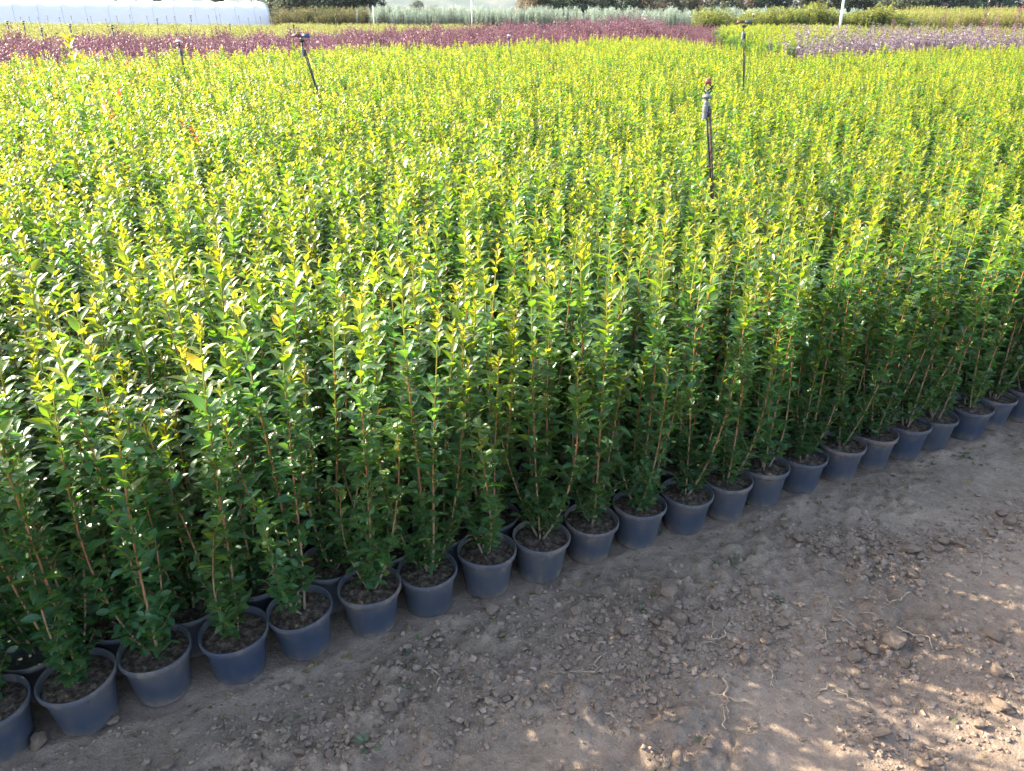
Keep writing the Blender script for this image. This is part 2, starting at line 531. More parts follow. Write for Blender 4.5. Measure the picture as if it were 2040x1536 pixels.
def plant_data(seed, nst=None, heights=None, bare=0.0, twig=1.0, lush=1.0, lean=None, red=0.0):
    """stems (points, radii, ages) and leaves (pos, 3x3, length, shape, age) of one potted privet; z=0 is the pot's foot"""
    rg = random.Random(seed)
    nst = nst or rg.choice([4, 4, 5, 5])
    stems, leaves = [], []
    a0 = rg.uniform(0, 6.28)
    for k in range(nst):
        H = heights[k] if heights else (rg.uniform(0.90, 1.10) if k == 0 else rg.uniform(0.58, 1.04))
        a = a0 + k * 6.283 / nst + rg.uniform(-0.4, 0.4)
        out = rg.uniform(0.02, 0.06) if k == 0 else rg.uniform(0.06, 0.15)
        base = np.array([math.cos(a) * 0.014, math.sin(a) * 0.014, 0.150])
        if k == 0 and rg.random() < .6:
            base[:2] *= 0.3
        n = 13
        t = np.linspace(0, 1, n)
        bow = out * (1 - np.exp(-3.2 * t))
        if lean is not None:
            lx = lean
        else:
            lx = (rg.gauss(0, 0.032), rg.gauss(0, 0.032))
        wob = rg.uniform(0.004, 0.012)
        ph = rg.uniform(0, 6)
        pts = np.stack([base[0] + math.cos(a) * bow + lx[0] * t ** 1.4 + wob * np.sin(5 * t + ph),
                        base[1] + math.sin(a) * bow + lx[1] * t ** 1.4 + wob * np.cos(4 * t + ph),
                        base[2] + H * t], -1)
        r0 = 0.0042 * rg.uniform(0.8, 1.2) * (0.7 + 0.3 * H)
        rad = r0 * (1 - 0.72 * t) + 0.0005
        stems.append((pts, rad, np.clip(t * H / 1.0 * 1.05, 0, 1)))
        # nodes
        z = rg.uniform(0.015, 0.04) + bare * H
        ni = 0
        sh0 = rg.uniform(0, 6.28)
        while z < H:
            tt = z / H
            p = np.array([np.interp(tt, t, pts[:, j]) for j in range(3)])
            up_t = z / 1.0                       # absolute height matters for leaf size
            top = 1 - tt
            if z < 0.28:
                ln = rg.uniform(0.030, 0.043)
            else:
                ln = rg.uniform(0.048, 0.070) * (0.78 + 0.22 * min(1, z / 0.5))
            if (H - z) < 0.12:
                ln *= 0.40 + 0.60 * (H - z) / 0.12
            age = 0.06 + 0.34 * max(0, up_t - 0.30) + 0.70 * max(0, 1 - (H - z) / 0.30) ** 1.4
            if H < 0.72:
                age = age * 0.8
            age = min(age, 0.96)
            if red:
                age = age + red * max(0, 1 - (H - z) / 0.16)
            for sgn in (0, 1):
                if rg.random() < 0.07:
                    continue
                b = sh0 + ni * 1.571 + sgn * 3.1416 + rg.uniform(-0.3, 0.3)
                el = rg.gauss(0.35 if z < 0.22 else (0.62 if z < 0.45 else 0.88), 0.2) + 0.25 * max(0, 1 - (H - z) / 0.10)
                d = np.array([math.cos(b) * math.cos(el), math.sin(b) * math.cos(el), math.sin(el)])
                fr = frame(d, np.array([0, 0, 1.0]), rg.gauss(0, 0.28))
                shp = rg.choice([3, 4]) if z < 0.25 else rg.choice([0, 0, 1, 2])
                l2 = ln * rg.uniform(0.82, 1.15)
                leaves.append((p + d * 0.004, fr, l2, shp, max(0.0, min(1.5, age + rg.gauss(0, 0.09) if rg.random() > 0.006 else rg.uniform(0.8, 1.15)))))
                # small axillary leaf
                if rg.random() < 0.42 * lush and z > 0.15:
                    b2 = b + rg.uniform(-0.7, 0.7); e2 = rg.uniform(0.2, 1.1)
                    d2 = np.array([math.cos(b2) * math.cos(e2), math.sin(b2) * math.cos(e2), math.sin(e2)])
                    leaves.append((p + d2 * 0.006, frame(d2, np.array([0, 0, 1.0]), rg.gauss(0, .4)), ln * rg.uniform(0.35, 0.6), 0, max(0, min(1.5, age * 0.9 + 0.05))))
            # a short side twig with little leaves
            if z < 0.80 and rg.random() < 0.42 * twig * (1.9 if z < 0.22 else 0.85):
                b = rg.uniform(0, 6.28); el = rg.uniform(0.5, 1.05)
                d = np.array([math.cos(b) * math.cos(el), math.sin(b) * math.cos(el), math.sin(el)])
                tl = rg.uniform(0.03, 0.085)
                q = np.linspace(0, 1, 4)[:, None]
                tp = p + q * d * tl + np.array([0, 0, 1.0]) * (q ** 2) * tl * 0.25
                stems.append((tp, np.linspace(0.0014, 0.0007, 4), np.full(4, 0.25 + 0.4 * z)))
                m = int(tl / 0.013)
                for j in range(m):
                    qq = (j + 0.6) / m
                    pp = p + qq * d * tl + np.array([0, 0, 1.0]) * qq * qq * tl * 0.25
                    for sgn in (0, 1):
                        bb = b + 1.57 + j * 1.571 + sgn * 3.14 + rg.uniform(-.4, .4)
                        ee = rg.gauss(0.35, 0.3)
                        dd = np.array([math.cos(bb) * math.cos(ee), math.sin(bb) * math.cos(ee), math.sin(ee)])
                        leaves.append((pp, frame(dd, np.array([0, 0, 1.0]), rg.gauss(0, .35)), rg.uniform(0.022, 0.037) * (1 + 0.3 * z), rg.choice([3, 4, 1]), max(0, rg.gauss(0.10 + 0.22 * z, 0.06))))
            z += (0.021 if z < 0.2 else 0.031) * rg.uniform(0.85, 1.2) * (0.55 if (H - z) < 0.07 else 1.0) / (0.75 + 0.25 * lush)
            ni += 1
    return stems, leaves


def stems_mesh(stems, name='stems'):
    mb = MB()
    for pts, rad, ages in stems:
        mb.tube(pts, rad, 5, ages, cap=False)
    return mb.mesh(name, M_STEM)


def add_leaves(mb, leaves, mat=0):
    for p, fr, l, shp, age in leaves:
        v, f, m = LEAVES[shp]
        mb.add((v * l) @ fr.T + p, f, age, m, mat)


def leaves_mesh(leaves, name='leaves', mat=None):
    mb = MB()
    add_leaves(mb, leaves)
    return mb.mesh(name, mat or M_LEAF)


# ------------------------------------------------------------------ pots
POT_PROFILE = [(0.070, 0.0), (0.0795, 0.0), (0.0815, 0.004), (0.0995, 0.148), (0.1015, 0.152), (0.1065, 0.153), (0.1095, 0.157), (0.1105, 0.166),
               (0.1100, 0.174), (0.1075, 0.1775), (0.1045, 0.176), (0.1025, 0.168), (0.1000, 0.145)]
POTS = []
for q in range(6):                                       # slightly oval, dented and wavy-rimmed copies of the same nursery pot
    mb = MB(); mb.lathe(POT_PROFILE, 40)
    v = mb.v[0]
    a = np.arctan2(v[:, 1], v[:, 0]); hz_ = v[:, 2] / 0.177
    ov = 0.012 + 0.008 * q / 5
    dent = 0.035 * np.exp(-((np.angle(np.exp(1j * (a - 1.1 * q)))) / 0.35) ** 2) * np.sin(np.clip(hz_, 0, 1) * math.pi) * (q % 2)
    k_ = 1 + ov * np.cos(2 * a + q) * hz_ - dent
    v[:, 0] *= k_; v[:, 1] *= k_
    v[:, 2] += 0.0018 * np.sin(3 * a + 2 * q) * hz_
    POTS.append(mb.mesh('pot', M_POT))
ME_POT = POTS[0]


def soil_mesh(seed, z=0.152):
    rg = np.random.default_rng(seed)
    mb = MB()
    rings, seg = 9, 26
    vs = [(0, 0, z + 0.006)]
    for i in range(1, rings + 1):
        r = 0.1012 * i / rings
        for j in range(seg):
            a = 2 * math.pi * j / seg
            vs.append((r * math.cos(a), r * math.sin(a), z + 0.008 * (1 - (i / rings) ** 2) + rg.normal() * 0.0028))
    fs = [(0, 1 + j, 1 + (j + 1) % seg) for j in range(seg)]
    for i in range(rings - 1):
        for j in range(seg):
            k = (j + 1) % seg
            fs.append((1 + i * seg + j, 1 + (i + 1) * seg + j, 1 + (i + 1) * seg + k, 1 + i * seg + k))
    mb.add(vs, fs)
    for _ in range(16):                        # crumbs on the soil
        a, r = rg.uniform(0, 6.28), 0.095 * math.sqrt(rg.uniform(0, 1))
        s = rg.uniform(0.002, 0.007)
        q = np.array([(1, 0, 0), (-1, 0, 0), (0, 1, 0), (0, -1, 0), (0, 0, 1), (0, 0, -1)], float) * s * rg.uniform(0.6, 1.3, (6, 3))
        mb.add(q + np.array([r * math.cos(a), r * math.sin(a), z + 0.007]), [(0, 2, 4), (2, 1, 4), (1, 3, 4), (3, 0, 4), (2, 0, 5), (1, 2, 5), (3, 1, 5), (0, 3, 5)])
    return mb.mesh('soil', M_SOIL)


ME_SOILS = [soil_mesh(s) for s in range(5)]

# ------------------------------------------------------------------ where the potted shrubs stand
def bed_limit(x, y):
    """inside the green bed? its far edge runs from the left foreground out to the right distance"""
    # far edge polyline (x, y)
    return y < np.interp(x, [-14, -9.4, -4.5, -0.4, 4.0, 10.9, 13, 20], [12, 17.5, 23.4, 27.0, 33.0, 42.0, 42.0, 42.0])


def right_limit(x, y):
    # the plum shrubs' row bounds the bed on the far right
    lim = np.interp(x, [0, 5.2, 6.8, 17.4, 30], [60, 60, 20.7, 28.8, 38])
    return y < lim


spots = []
for k in range(0, 240):
    for i in range(-70, 260):
        c = O + (i + 0.5 * (k % 2)) * SP * E1 + k * ROWGAP * E2
        if k == 0 and i < -9:
            continue
        x, y = c
        if y < 1.0 or y > 45 or not bed_limit(x, y) or not right_limit(x, y):
            continue
        dist = math.hypot(x, y)
        if abs(x) > y * 0.72 + 1.6 and not (x < 0 and -x < y * 0.72 + 2.6):
            continue
        spots.append((k, i, x, y, dist))

front = [s for s in spots if s[0] == 0 and -1 <= s[1] <= 20]
rest = [s for s in spots if not (s[0] == 0 and -1 <= s[1] <= 20)]


def in_view(s):
    q = project((s[2], s[3], 0.95))
    return q is not None and -10 < q[0] < 2050 and -10 < q[1] < 1560


near_rest = sorted([s for s in rest if s[4] < 9 and in_view(s)], key=lambda s: s[4])
singles = near_rest[:300 - len(front)]
sset = set((s[0], s[1]) for s in singles)
mass = [s for s in rest if (s[0], s[1]) not in sset]
print('plants', len(front), len(singles), len(mass))

ORD = ['first', 'second', 'third', 'fourth', 'fifth', 'sixth', 'seventh', 'eighth', 'ninth', 'tenth', 'eleventh', 'twelfth', 'thirteenth', 'fourteenth',
       'fifteenth', 'sixteenth', 'seventeenth', 'eighteenth', 'nineteenth', 'twentieth', 'twenty-first', 'twenty-second', 'twenty-third', 'twenty-fourth']

# single leaf meshes for the front row, shared
AGES = [0.05, 0.2, 0.38, 0.6, 0.85, 1.05]
ME_LEAF = {}
for s_ in range(5):
    for a_ in range(len(AGES)):
        v_, f_, m_ = LEAVES[s_]
        mb = MB(); mb.add(v_, f_, AGES[a_], m_)
        ME_LEAF[(s_, a_)] = mb.mesh('leaf', M_LEAF)

GROUP = 'potted shrubs packed in the nursery bed'
FRONT = {  # stem count, heights, bareness of the stem foot
    -1: (4, (0.95, 0.8, 0.7, 0.9), 0.0), 0: (5, (0.98, 0.85, 0.75, 0.9, 0.6), 0.0), 1: (5, (1.0, 0.9, 0.8, 0.62, 0.85), 0.0),
    2: (4, (1.02, 0.9, 0.75, 0.45), 0.02), 3: (4, (0.98, 1.03, 0.7, 0.5), 0.12), 4: (4, (1.05, 0.62, 0.92, 0.4), 0.0),
    5: (5, (1.08, 0.98, 0.75, 0.6, 0.5), 0.03), 6: (4, (0.75, 0.95, 0.85, 0.6), 0.05), 7: (4, (1.05, 0.7, 0.98, 0.5), 0.03),
    8: (5, (1.0, 0.92, 0.6, 0.75, 0.5), 0.05), 9: (4, (1.0, 0.9, 0.7, 0.55), 0.0), 10: (4, (0.95, 0.85, 0.6, 0.98), 0.02),
    11: (4, (1.05, 0.9, 0.7, 0.5), 0.0), 12: (4, (0.98, 0.95, 0.6, 0.75), 0.10), 13: (5, (1.0, 0.9, 0.75, 0.55, 0.6), 0.0),
    14: (4, (0.62, 0.95, 0.85, 0.7), 0.02), 15: (5, (1.0, 0.92, 0.8, 0.6, 0.7), 0.0), 16: (4, (0.98, 0.9, 0.72, 0.8), 0.06)}
TRAIT = {-1: 'cut off by the left edge of the photo, pot barely showing', 0: 'thick low leaves spilling over its blue-grey pot', 1: 'five shoots and pale dust on its soil',
         2: 'a twig lying out over the pot rim', 3: 'bare lower stems and loose litter on the soil', 4: 'a clump of round leaves low at the rim', 5: 'one tall straight shoot above its neighbours',
         6: 'a shorter middle shoot and bushy foot', 7: 'two long straight shoots', 8: 'grey sandy soil showing'}


def build_front(k, i, x, y):
    n, hs, bare = FRONT.get(i, (rng.choice([4, 5]), None, rng.uniform(0, 0.05)))
    if hs is None:
        hs = [rng.uniform(0.92, 1.05)] + [rng.uniform(0.55, 0.98) for _ in range(n - 1)]
    stems, leaves = plant_data(900 + i, n, [h_ * 1.08 for h_ in hs], bare=bare * 0.4, twig=1.6, lush=1.1)
    root = link('potted_shrub', None, loc=(x + rng.gauss(0, .007), y + rng.gauss(0, .007), -0.003))
    pot = link('pot', POTS[rng.randrange(6)], root)
    pot.rotation_euler = (rng.gauss(0, .018), rng.gauss(0, .018), rng.uniform(0, 6))
    pot.scale = (1, 1, rng.uniform(0.96, 1.03))
    link('soil', ME_SOILS[(i + 1) % 5], pot)
    for st in stems[:]:
        pass
    main = [s for s in stems if len(s[0]) > 4]
    twigs = [s for s in stems if len(s[0]) <= 4]
    for st in main:
        mb = MB(); mb.tube(st[0], st[1], 6, st[2], cap=False)
        link('stem', mb.mesh('stem', M_STEM), root)
    if twigs:
        tag(link('twigs', stems_mesh(twigs, 'twigs'), root), kind='stuff')
    order = sorted(range(len(leaves)), key=lambda q: -leaves[q][2])
    big, small = order[:112], order[112:]
    for q in big:
        p, fr, l, shp, age = leaves[q]
        a = min(range(len(AGES)), key=lambda z: abs(AGES[z] - age))
        o = link('leaf', ME_LEAF[(shp, a)], root)
        M = Matrix(((fr[0][0] * l, fr[0][1] * l, fr[0][2] * l, p[0]), (fr[1][0] * l, fr[1][1] * l, fr[1][2] * l, p[1]),
                    (fr[2][0] * l, fr[2][1] * l, fr[2][2] * l, p[2]), (0, 0, 0, 1)))
        o.matrix_basis = M
    tag(link('small_leaves', leaves_mesh([leaves[q] for q in small]), root), kind='stuff')
    if i == 20:
        lab = 'last front-row potted shrub, its pot cut off by the right edge of the photo'
    elif i in TRAIT:
        lab = f'{ORD[i + 1]} front-row potted shrub from the left, ' + TRAIT[i]
    else:
        lab = f'{ORD[i + 1]} potted shrub from the left in the front row along the earth path'
    words = lab.split()
    tag(root, ' '.join(words[:16]), 'potted shrub', GROUP)


for s_ in front:
    build_front(*s_[:4])

# interior variants: pot, soil, stems, leaves shared between copies
VAR = []
for q in range(22):
    st, lv = plant_data(50 + q, twig=0.9)
    VAR.append((stems_mesh(st), leaves_mesh(lv)))

for (k, i, x, y, dist) in singles:
    root = link('potted_shrub', None, loc=(x + rng.gauss(0, .008), y + rng.gauss(0, .008), 0))
    root.rotation_euler = (0, 0, rng.uniform(0, 6.283))
    tl_ = (rng.gauss(0, .022), rng.gauss(0, .022), 0)
    sc = rng.uniform(0.88, 1.10) * (1 + 0.05 * float(gnoise(np.array(x / 0.9), np.array(y / 0.9))))
    pot = link('pot', ME_POT, root)
    link('soil', ME_SOILS[rng.randrange(5)], pot)
    vs, vl = VAR[rng.randrange(22)]
    for nm, me in (('stems', vs), ('leaves', vl)):
        o = tag(link(nm, me, root), kind='stuff')
        o.scale = (1, 1, sc); o.rotation_euler = tl_
    # which one: its row, and the front pot it stands behind
    along = (np.array([x, y]) - O) @ E1 / SP
    j = int(round(along - 0.25 * (k % 2)))
    if -1 <= j <= 20:
        if k % 2:
            lo = int(math.floor(along + 1e-6))
            if -1 <= lo <= 19:
                where = f'behind the gap after the {ORD[lo + 1]} front pot'
            else:
                where = 'at the end of its row'
        else:
            where = f'straight behind the {ORD[j + 1]} front pot'
        lab = f'leafy potted shrub in the {ORD[k]} row, {where}'
    else:
        lab = f'leafy potted shrub in the {ORD[k]} row, near the left picture edge'
    tag(root, lab, 'potted shrub', GROUP)


# ------------------------------------------------------------------ masses of plants: instances on points
def scatter(name, protos, pts, rots, scls, idxs, label, cat=None, kind='stuff'):
    coll = bpy.data.collections.new(name + '_kinds')
    for q, me in enumerate(protos):
        o = bpy.data.objects.new(f'{name}_kind_{q:02d}', me)
        coll.objects.link(o)
    me = bpy.data.meshes.new(name)
    me.from_pydata([tuple(p) for p in pts], [], [])
    a = me.attributes.new('rot', 'FLOAT_VECTOR', 'POINT'); a.data.foreach_set('vector', np.asarray(rots, np.float32).ravel())
    a = me.attributes.new('scl', 'FLOAT_VECTOR', 'POINT'); a.data.foreach_set('vector', np.asarray(scls, np.float32).ravel())
    a = me.attributes.new('idx', 'INT', 'POINT'); a.data.foreach_set('value', np.asarray(idxs, np.int32))
    ob = link(name, me)
    ng = bpy.data.node_groups.new(name, 'GeometryNodeTree')
    ng.interface.new_socket('Geometry', in_out='INPUT', socket_type='NodeSocketGeometry')
    ng.interface.new_socket('Geometry', in_out='OUTPUT', socket_type='NodeSocketGeometry')
    gi = ng.nodes.new('NodeGroupInput'); go = ng.nodes.new('NodeGroupOutput')
    ip = ng.nodes.new('GeometryNodeInstanceOnPoints')
    ci = ng.nodes.new('GeometryNodeCollectionInfo')
    ci.inputs['Collection'].default_value = coll
    ci.inputs['Separate Children'].default_value = True
    ci.inputs['Reset Children'].default_value = True
    ip.inputs['Pick Instance'].default_value = True
    for nm, ty, sock in (('rot', 'FLOAT_VECTOR', 'Rotation'), ('scl', 'FLOAT_VECTOR', 'Scale'), ('idx', 'INT', 'Instance Index')):
        na = ng.nodes.new('GeometryNodeInputNamedAttribute'); na.data_type = ty
        na.inputs['Name'].default_value = nm
        ng.links.new(na.outputs['Attribute'], ip.inputs[sock])
    ng.links.new(gi.outputs[0], ip.inputs['Points'])
    ng.links.new(ci.outputs[0], ip.inputs['Instance'])
    ng.links.new(ip.outputs[0], go.inputs[0])
    md = ob.modifiers.new('scatter', 'NODES'); md.node_group = ng
    tag(ob, label, cat, kind=kind)
    return ob


def joined_plant(seed, pot=True, **kw):
    st, lv = plant_data(seed, **kw)
    mb = MB()
    if pot:
        mb.lathe([(0.08, 0.0), (0.10, 0.15), (0.11, 0.155), (0.11, 0.177), (0.1, 0.17), (0.1, 0.150), (0.0, 0.155)], 14, mat=2)
    for pts, rad, ages in st:
        mb.tube(pts[::2] if len(pts) > 6 else pts, rad[::2] if len(pts) > 6 else rad, 4, ages[::2] if len(pts) > 6 else ages, cap=False, mat=1)
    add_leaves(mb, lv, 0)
    return mb.mesh('shrub', [M_LEAF, M_STEM, M_POT])


protos = [joined_plant(200 + q) for q in range(14)]
reds = [joined_plant(300 + q, red=0.42) for q in range(3)]
P_, R_, S_, I_ = [], [], [], []
for (k, i, x, y, dist) in mass:
    if dist > 16 and (i + k) % 3 == 0:
        continue
    P_.append((x + rng.gauss(0, .012), y + rng.gauss(0, .012), 0))
    R_.append((rng.gauss(0, .04), rng.gauss(0, .04), rng.uniform(0, 6.28)))
    s = rng.uniform(0.82, 1.08) * (1 + 0.07 * float(gnoise(np.array(x / 1.3), np.array(y / 1.3))))
    w = 1.0 if dist < 14 else 1.25
    S_.append((w, w, s))
    left = x < -0.32 * y - 0.5 and y > 5
    I_.append(14 + rng.randrange(3) if (left and rng.random() < 0.06 + (0.22 if y > 11 else 0)) else rng.randrange(14))
scatter('shrub_bed', protos + reds, P_, R_, S_, I_, 'bed of thousands of sunlit yellow-green potted shrubs beyond the near rows')

# ------------------------------------------------------------------ clods, crumbs, roots and weeds on the path
def ico(sub):
    import bmesh
    bm = bmesh.new()
    bmesh.ops.create_icosphere(bm, subdivisions=sub, radius=1.0)
    v = np.array([x.co[:] for x in bm.verts]); f = [tuple(y.index for y in x.verts) for x in bm.faces]
    bm.free()
    return v, f


ICO1, ICO2, ICO3 = ico(1), ico(2), ico(3)


def clod_mesh(seed, base=ICO2):
    rg = np.random.default_rng(seed)
    v, f = base
    v = v.copy()
    # planes chop the ball into an angular lump
    for _ in range(16):
        n = rg.normal(size=3); n /= np.linalg.norm(n)
        d = rg.uniform(0.42, 0.85)
        h = v @ n
        over = np.maximum(h - d, 0)
        v -= over[:, None] * n
    v += 0.05 * np.stack([gnoise(v[:, 0] * 3 + seed, v[:, 1] * 3 + v[:, 2] * 2), gnoise(v[:, 1] * 3, v[:, 2] * 3 + seed), gnoise(v[:, 2] * 3, v[:, 0] * 3 - seed)], -1)
    v *= np.array([rg.uniform(0.8, 1.1), rg.uniform(0.65, 1.0), rg.uniform(0.42, 0.7)])
    mb = MB(); mb.add(v, f)
    return mb.mesh('soil_clod', M_CLOD, smooth=False)


CLODS = [clod_mesh(s_) for s_ in range(10)]
BIG = [(1328, 1197, 49), (1352, 1240, 38), (1383, 1240, 26), (1245, 1261, 34), (1338, 1265, 30), (1323, 1285, 20), (1303, 1301, 26), (1309, 1246, 24), (1350, 1277, 24), (1377, 1287, 24),
       (1225, 1219, 22), (1260, 1349, 23), (1299, 1347, 22), (1323, 1337, 21), (1255, 1384, 17), (1243, 1357, 17), (1503, 1188, 31), (1476, 1199, 20), (1459, 1193, 17), (1424, 1209, 21),
       (1558, 1244, 26), (1525, 1252, 21), (1550, 1219, 15), (1515, 1201, 19), (1529, 1277, 30), (1484, 1312, 30), (1457, 1279, 19), (1780, 1287, 56), (1735, 1293, 34), (1715, 1283, 17),
       (1706, 1310, 34), (1801, 1322, 25), (1758, 1464, 37), (1723, 1479, 21), (1986, 1339, 37), (1947, 1450, 26), (1995, 1413, 38), (1982, 1269, 36), (1350, 1528, 33), (1813, 1149, 24),
       (1723, 1153, 21), (1834, 1520, 32), (1590, 1085, 33), (1663, 1102, 22), (1735, 1083, 15), (1775, 1081, 15), (1811, 1100, 40), (1771, 1103, 22), (1866, 1100, 26), (1879, 1085, 26),
       (1906, 1089, 30), (1929, 1083, 22), (1835, 1112, 20), (1740, 1105, 18), (1709, 1114, 18), (2009, 1045, 26), (1995, 1024, 22), (1975, 1067, 22), (1640, 1105, 16), (1720, 1071, 15),
       (225, 1440, 37), (77, 1486, 45), (596, 1506, 30), (513, 1512, 26), (339, 1531, 33), (658, 1512, 28), (981, 1216, 34), (1144, 1226, 30), (947, 1197, 17), (1190, 1425, 26),
       (775, 1420, 30), (965, 1388, 28), (1010, 1395, 24), (1005, 1320, 20), (1075, 1182, 26), (865, 1290, 22), (905, 1345, 20), (700, 1410, 20), (640, 1440, 22), (560, 1430, 18),
       (470, 1470, 22), (860, 1480, 26), (740, 1500, 20), (1090, 1395, 18), (1130, 1300, 16), (1060, 1255, 18), (1165, 1275, 20), (1195, 1240, 22), (820, 1360, 16), (930, 1440, 18)]
CL_GROUP = 'clods of dry soil lying on the path'


def clod_zone(u, v):
    if u > 1560 and v < 1165: return 'small dry clod in the line of rubble across the path, upper right'
    if u > 1640 and v < 1345: return 'small clod around the big smooth clod on the trodden path'
    if u > 1640: return 'dry clod lying in the sunlit patches at the lower right'
    if u > 1180 and v < 1400: return 'grey clod in the broken rubble heap in mid path'
    if u > 1180: return 'lone dry clod at the lower edge of the path'
    return 'small clod on the crumbly shaded soil below the front pots'


SPECIAL = {0: 'broad flat clod at the head of the rubble heap in mid path', 1: 'angular dark clod below the broad flat one in the rubble heap', 27: 'largest smooth clod on the trodden right side of the path',
           32: 'pale cracked clod among the sunlit streaks near the bottom', 42: 'rounded clod on its own at the start of the rubble line', 46: 'pale blocky clod in the middle of the rubble line',
           60: 'pale clod lying beside the third front pot from the left', 61: 'flat pale clod by the bottom left corner beside the second pot', 66: 'rounded clod just below the seventh front pot'}
clod_xy = []
for q, (u, v, px) in enumerate(BIG):
    p = at_z(u, v, 0)
    px_m = FPX / (p.y * math.cos(PITCH) + CAMH * math.sin(PITCH))
    r = px / px_m / 2 * 1.35
    o = link('soil_clod', CLODS[q % 10])
    o.location = (p.x, p.y, float(ground_h(p.x, p.y)) + r * 0.40)
    o.rotation_euler = (rng.uniform(-.25, .25), rng.uniform(-.25, .25), rng.uniform(0, 6.28))
    o.scale = (r, r * rng.uniform(0.85, 1.1), r * rng.uniform(0.85, 1.2))
    tag(o, SPECIAL.get(q, clod_zone(u, v)), 'clod', CL_GROUP)
    clod_xy.append((p.x, p.y, r))

# crumbs: thousands, one mass
mb = MB()
cnt = 0
tries = 0
ico_small = [ICO1[0] * s for s in (1.0,)]
while cnt < 9500 and tries < 90000:
    tries += 1
    if rng.random() < 0.62:
        cx, cy_, r = clod_xy[rng.randrange(len(clod_xy))]
        a = rng.uniform(0, 6.28); dd = abs(rng.gauss(0, 0.10)) + r
        x, y = cx + dd * math.cos(a), cy_ + dd * math.sin(a)
        keep = 1.0
    else:
        x, y = rng.uniform(-1.6, 3.2), rng.uniform(1.2, 4.0)
        q = project((x, y, 0))
        if q is None or not (-30 < q[0] < 2070 and -30 < q[1] < 1560):
            continue
        keep = float(sstep(-0.2, 0.5, fbm(np.array(x), np.array(y), 0.45, 3) + (0.35 if x < 0.2 else -0.1)))
    d = float(path_dist(x, y))
    if d < 0.10 or rng.random() > keep:
        continue
    s = min(0.017, 0.0030 * math.exp(abs(rng.gauss(0, 0.78))))
    z = float(ground_h(x, y)) + s * 0.25
    v = ICO1[0] * nrg.uniform(0.5, 1.35, (len(ICO1[0]), 1)) * np.array([s, s * rng.uniform(.7, 1), s * rng.uniform(.5, .8)])
    a = rng.uniform(0, 6.28); c_, s_ = math.cos(a), math.sin(a)
    v = v @ np.array([[c_, -s_, 0], [s_, c_, 0], [0, 0, 1]]).T
    mb.add(v + np.array([x, y, z]), ICO1[1])
    cnt += 1
tag(link('soil_crumbs', mb.mesh('soil_crumbs', M_CLOD, smooth=False)), 'crumbs of dry soil strewn over the path', kind='stuff')


def root_obj(pix, width, label, branches=3, lift=0.012, seed=0):
    rg = random.Random(seed)
    pts = []
    for u, v in pix:
        p = at_z(u, v, 0)
        pts.append(np.array([p.x, p.y, 0.0]))
    pts = np.array(pts)
    n = 14
    t = np.linspace(0, len(pts) - 1, n)
    P = np.stack([np.interp(t, range(len(pts)), pts[:, j]) for j in range(3)], -1)
    L = np.linalg.norm(pts[-1] - pts[0])
    P[1:-1, :2] += nrg.normal(size=(n - 2, 2)) * 0.03 * L
    P[:, 2] = ground_h(P[:, 0], P[:, 1]) + width * 0.8 + lift * np.sin(np.linspace(0, 3.14, n))
    mb = MB()
    mb.tube(P, np.linspace(width, width * 0.45, n) * nrg.uniform(0.85, 1.15, n), 6)
    for b in range(branches):
        k = rg.randrange(1, n - 1)
        a = rg.uniform(0, 6.28); l = rg.uniform(0.2, 0.55) * L
        m = 7
        q = np.linspace(0, 1, m)
        B = np.stack([P[k, 0] + q * l * math.cos(a), P[k, 1] + q * l * math.sin(a), 0 * q], -1)
        B[1:, :2] += nrg.normal(size=(m - 1, 2)) * 0.05 * l
        B[:, 2] = ground_h(B[:, 0], B[:, 1]) + width * 0.5 + (P[k, 2] - ground_h(P[k, 0], P[k, 1])) * (1 - q) * 0.8
        mb.tube(B, np.linspace(width * 0.5, width * 0.15, m), 5)
    o = link('dried_root', mb.mesh('dried_root', M_ROOT))
    tag(o, label, 'root', 'dried roots lying on the path')


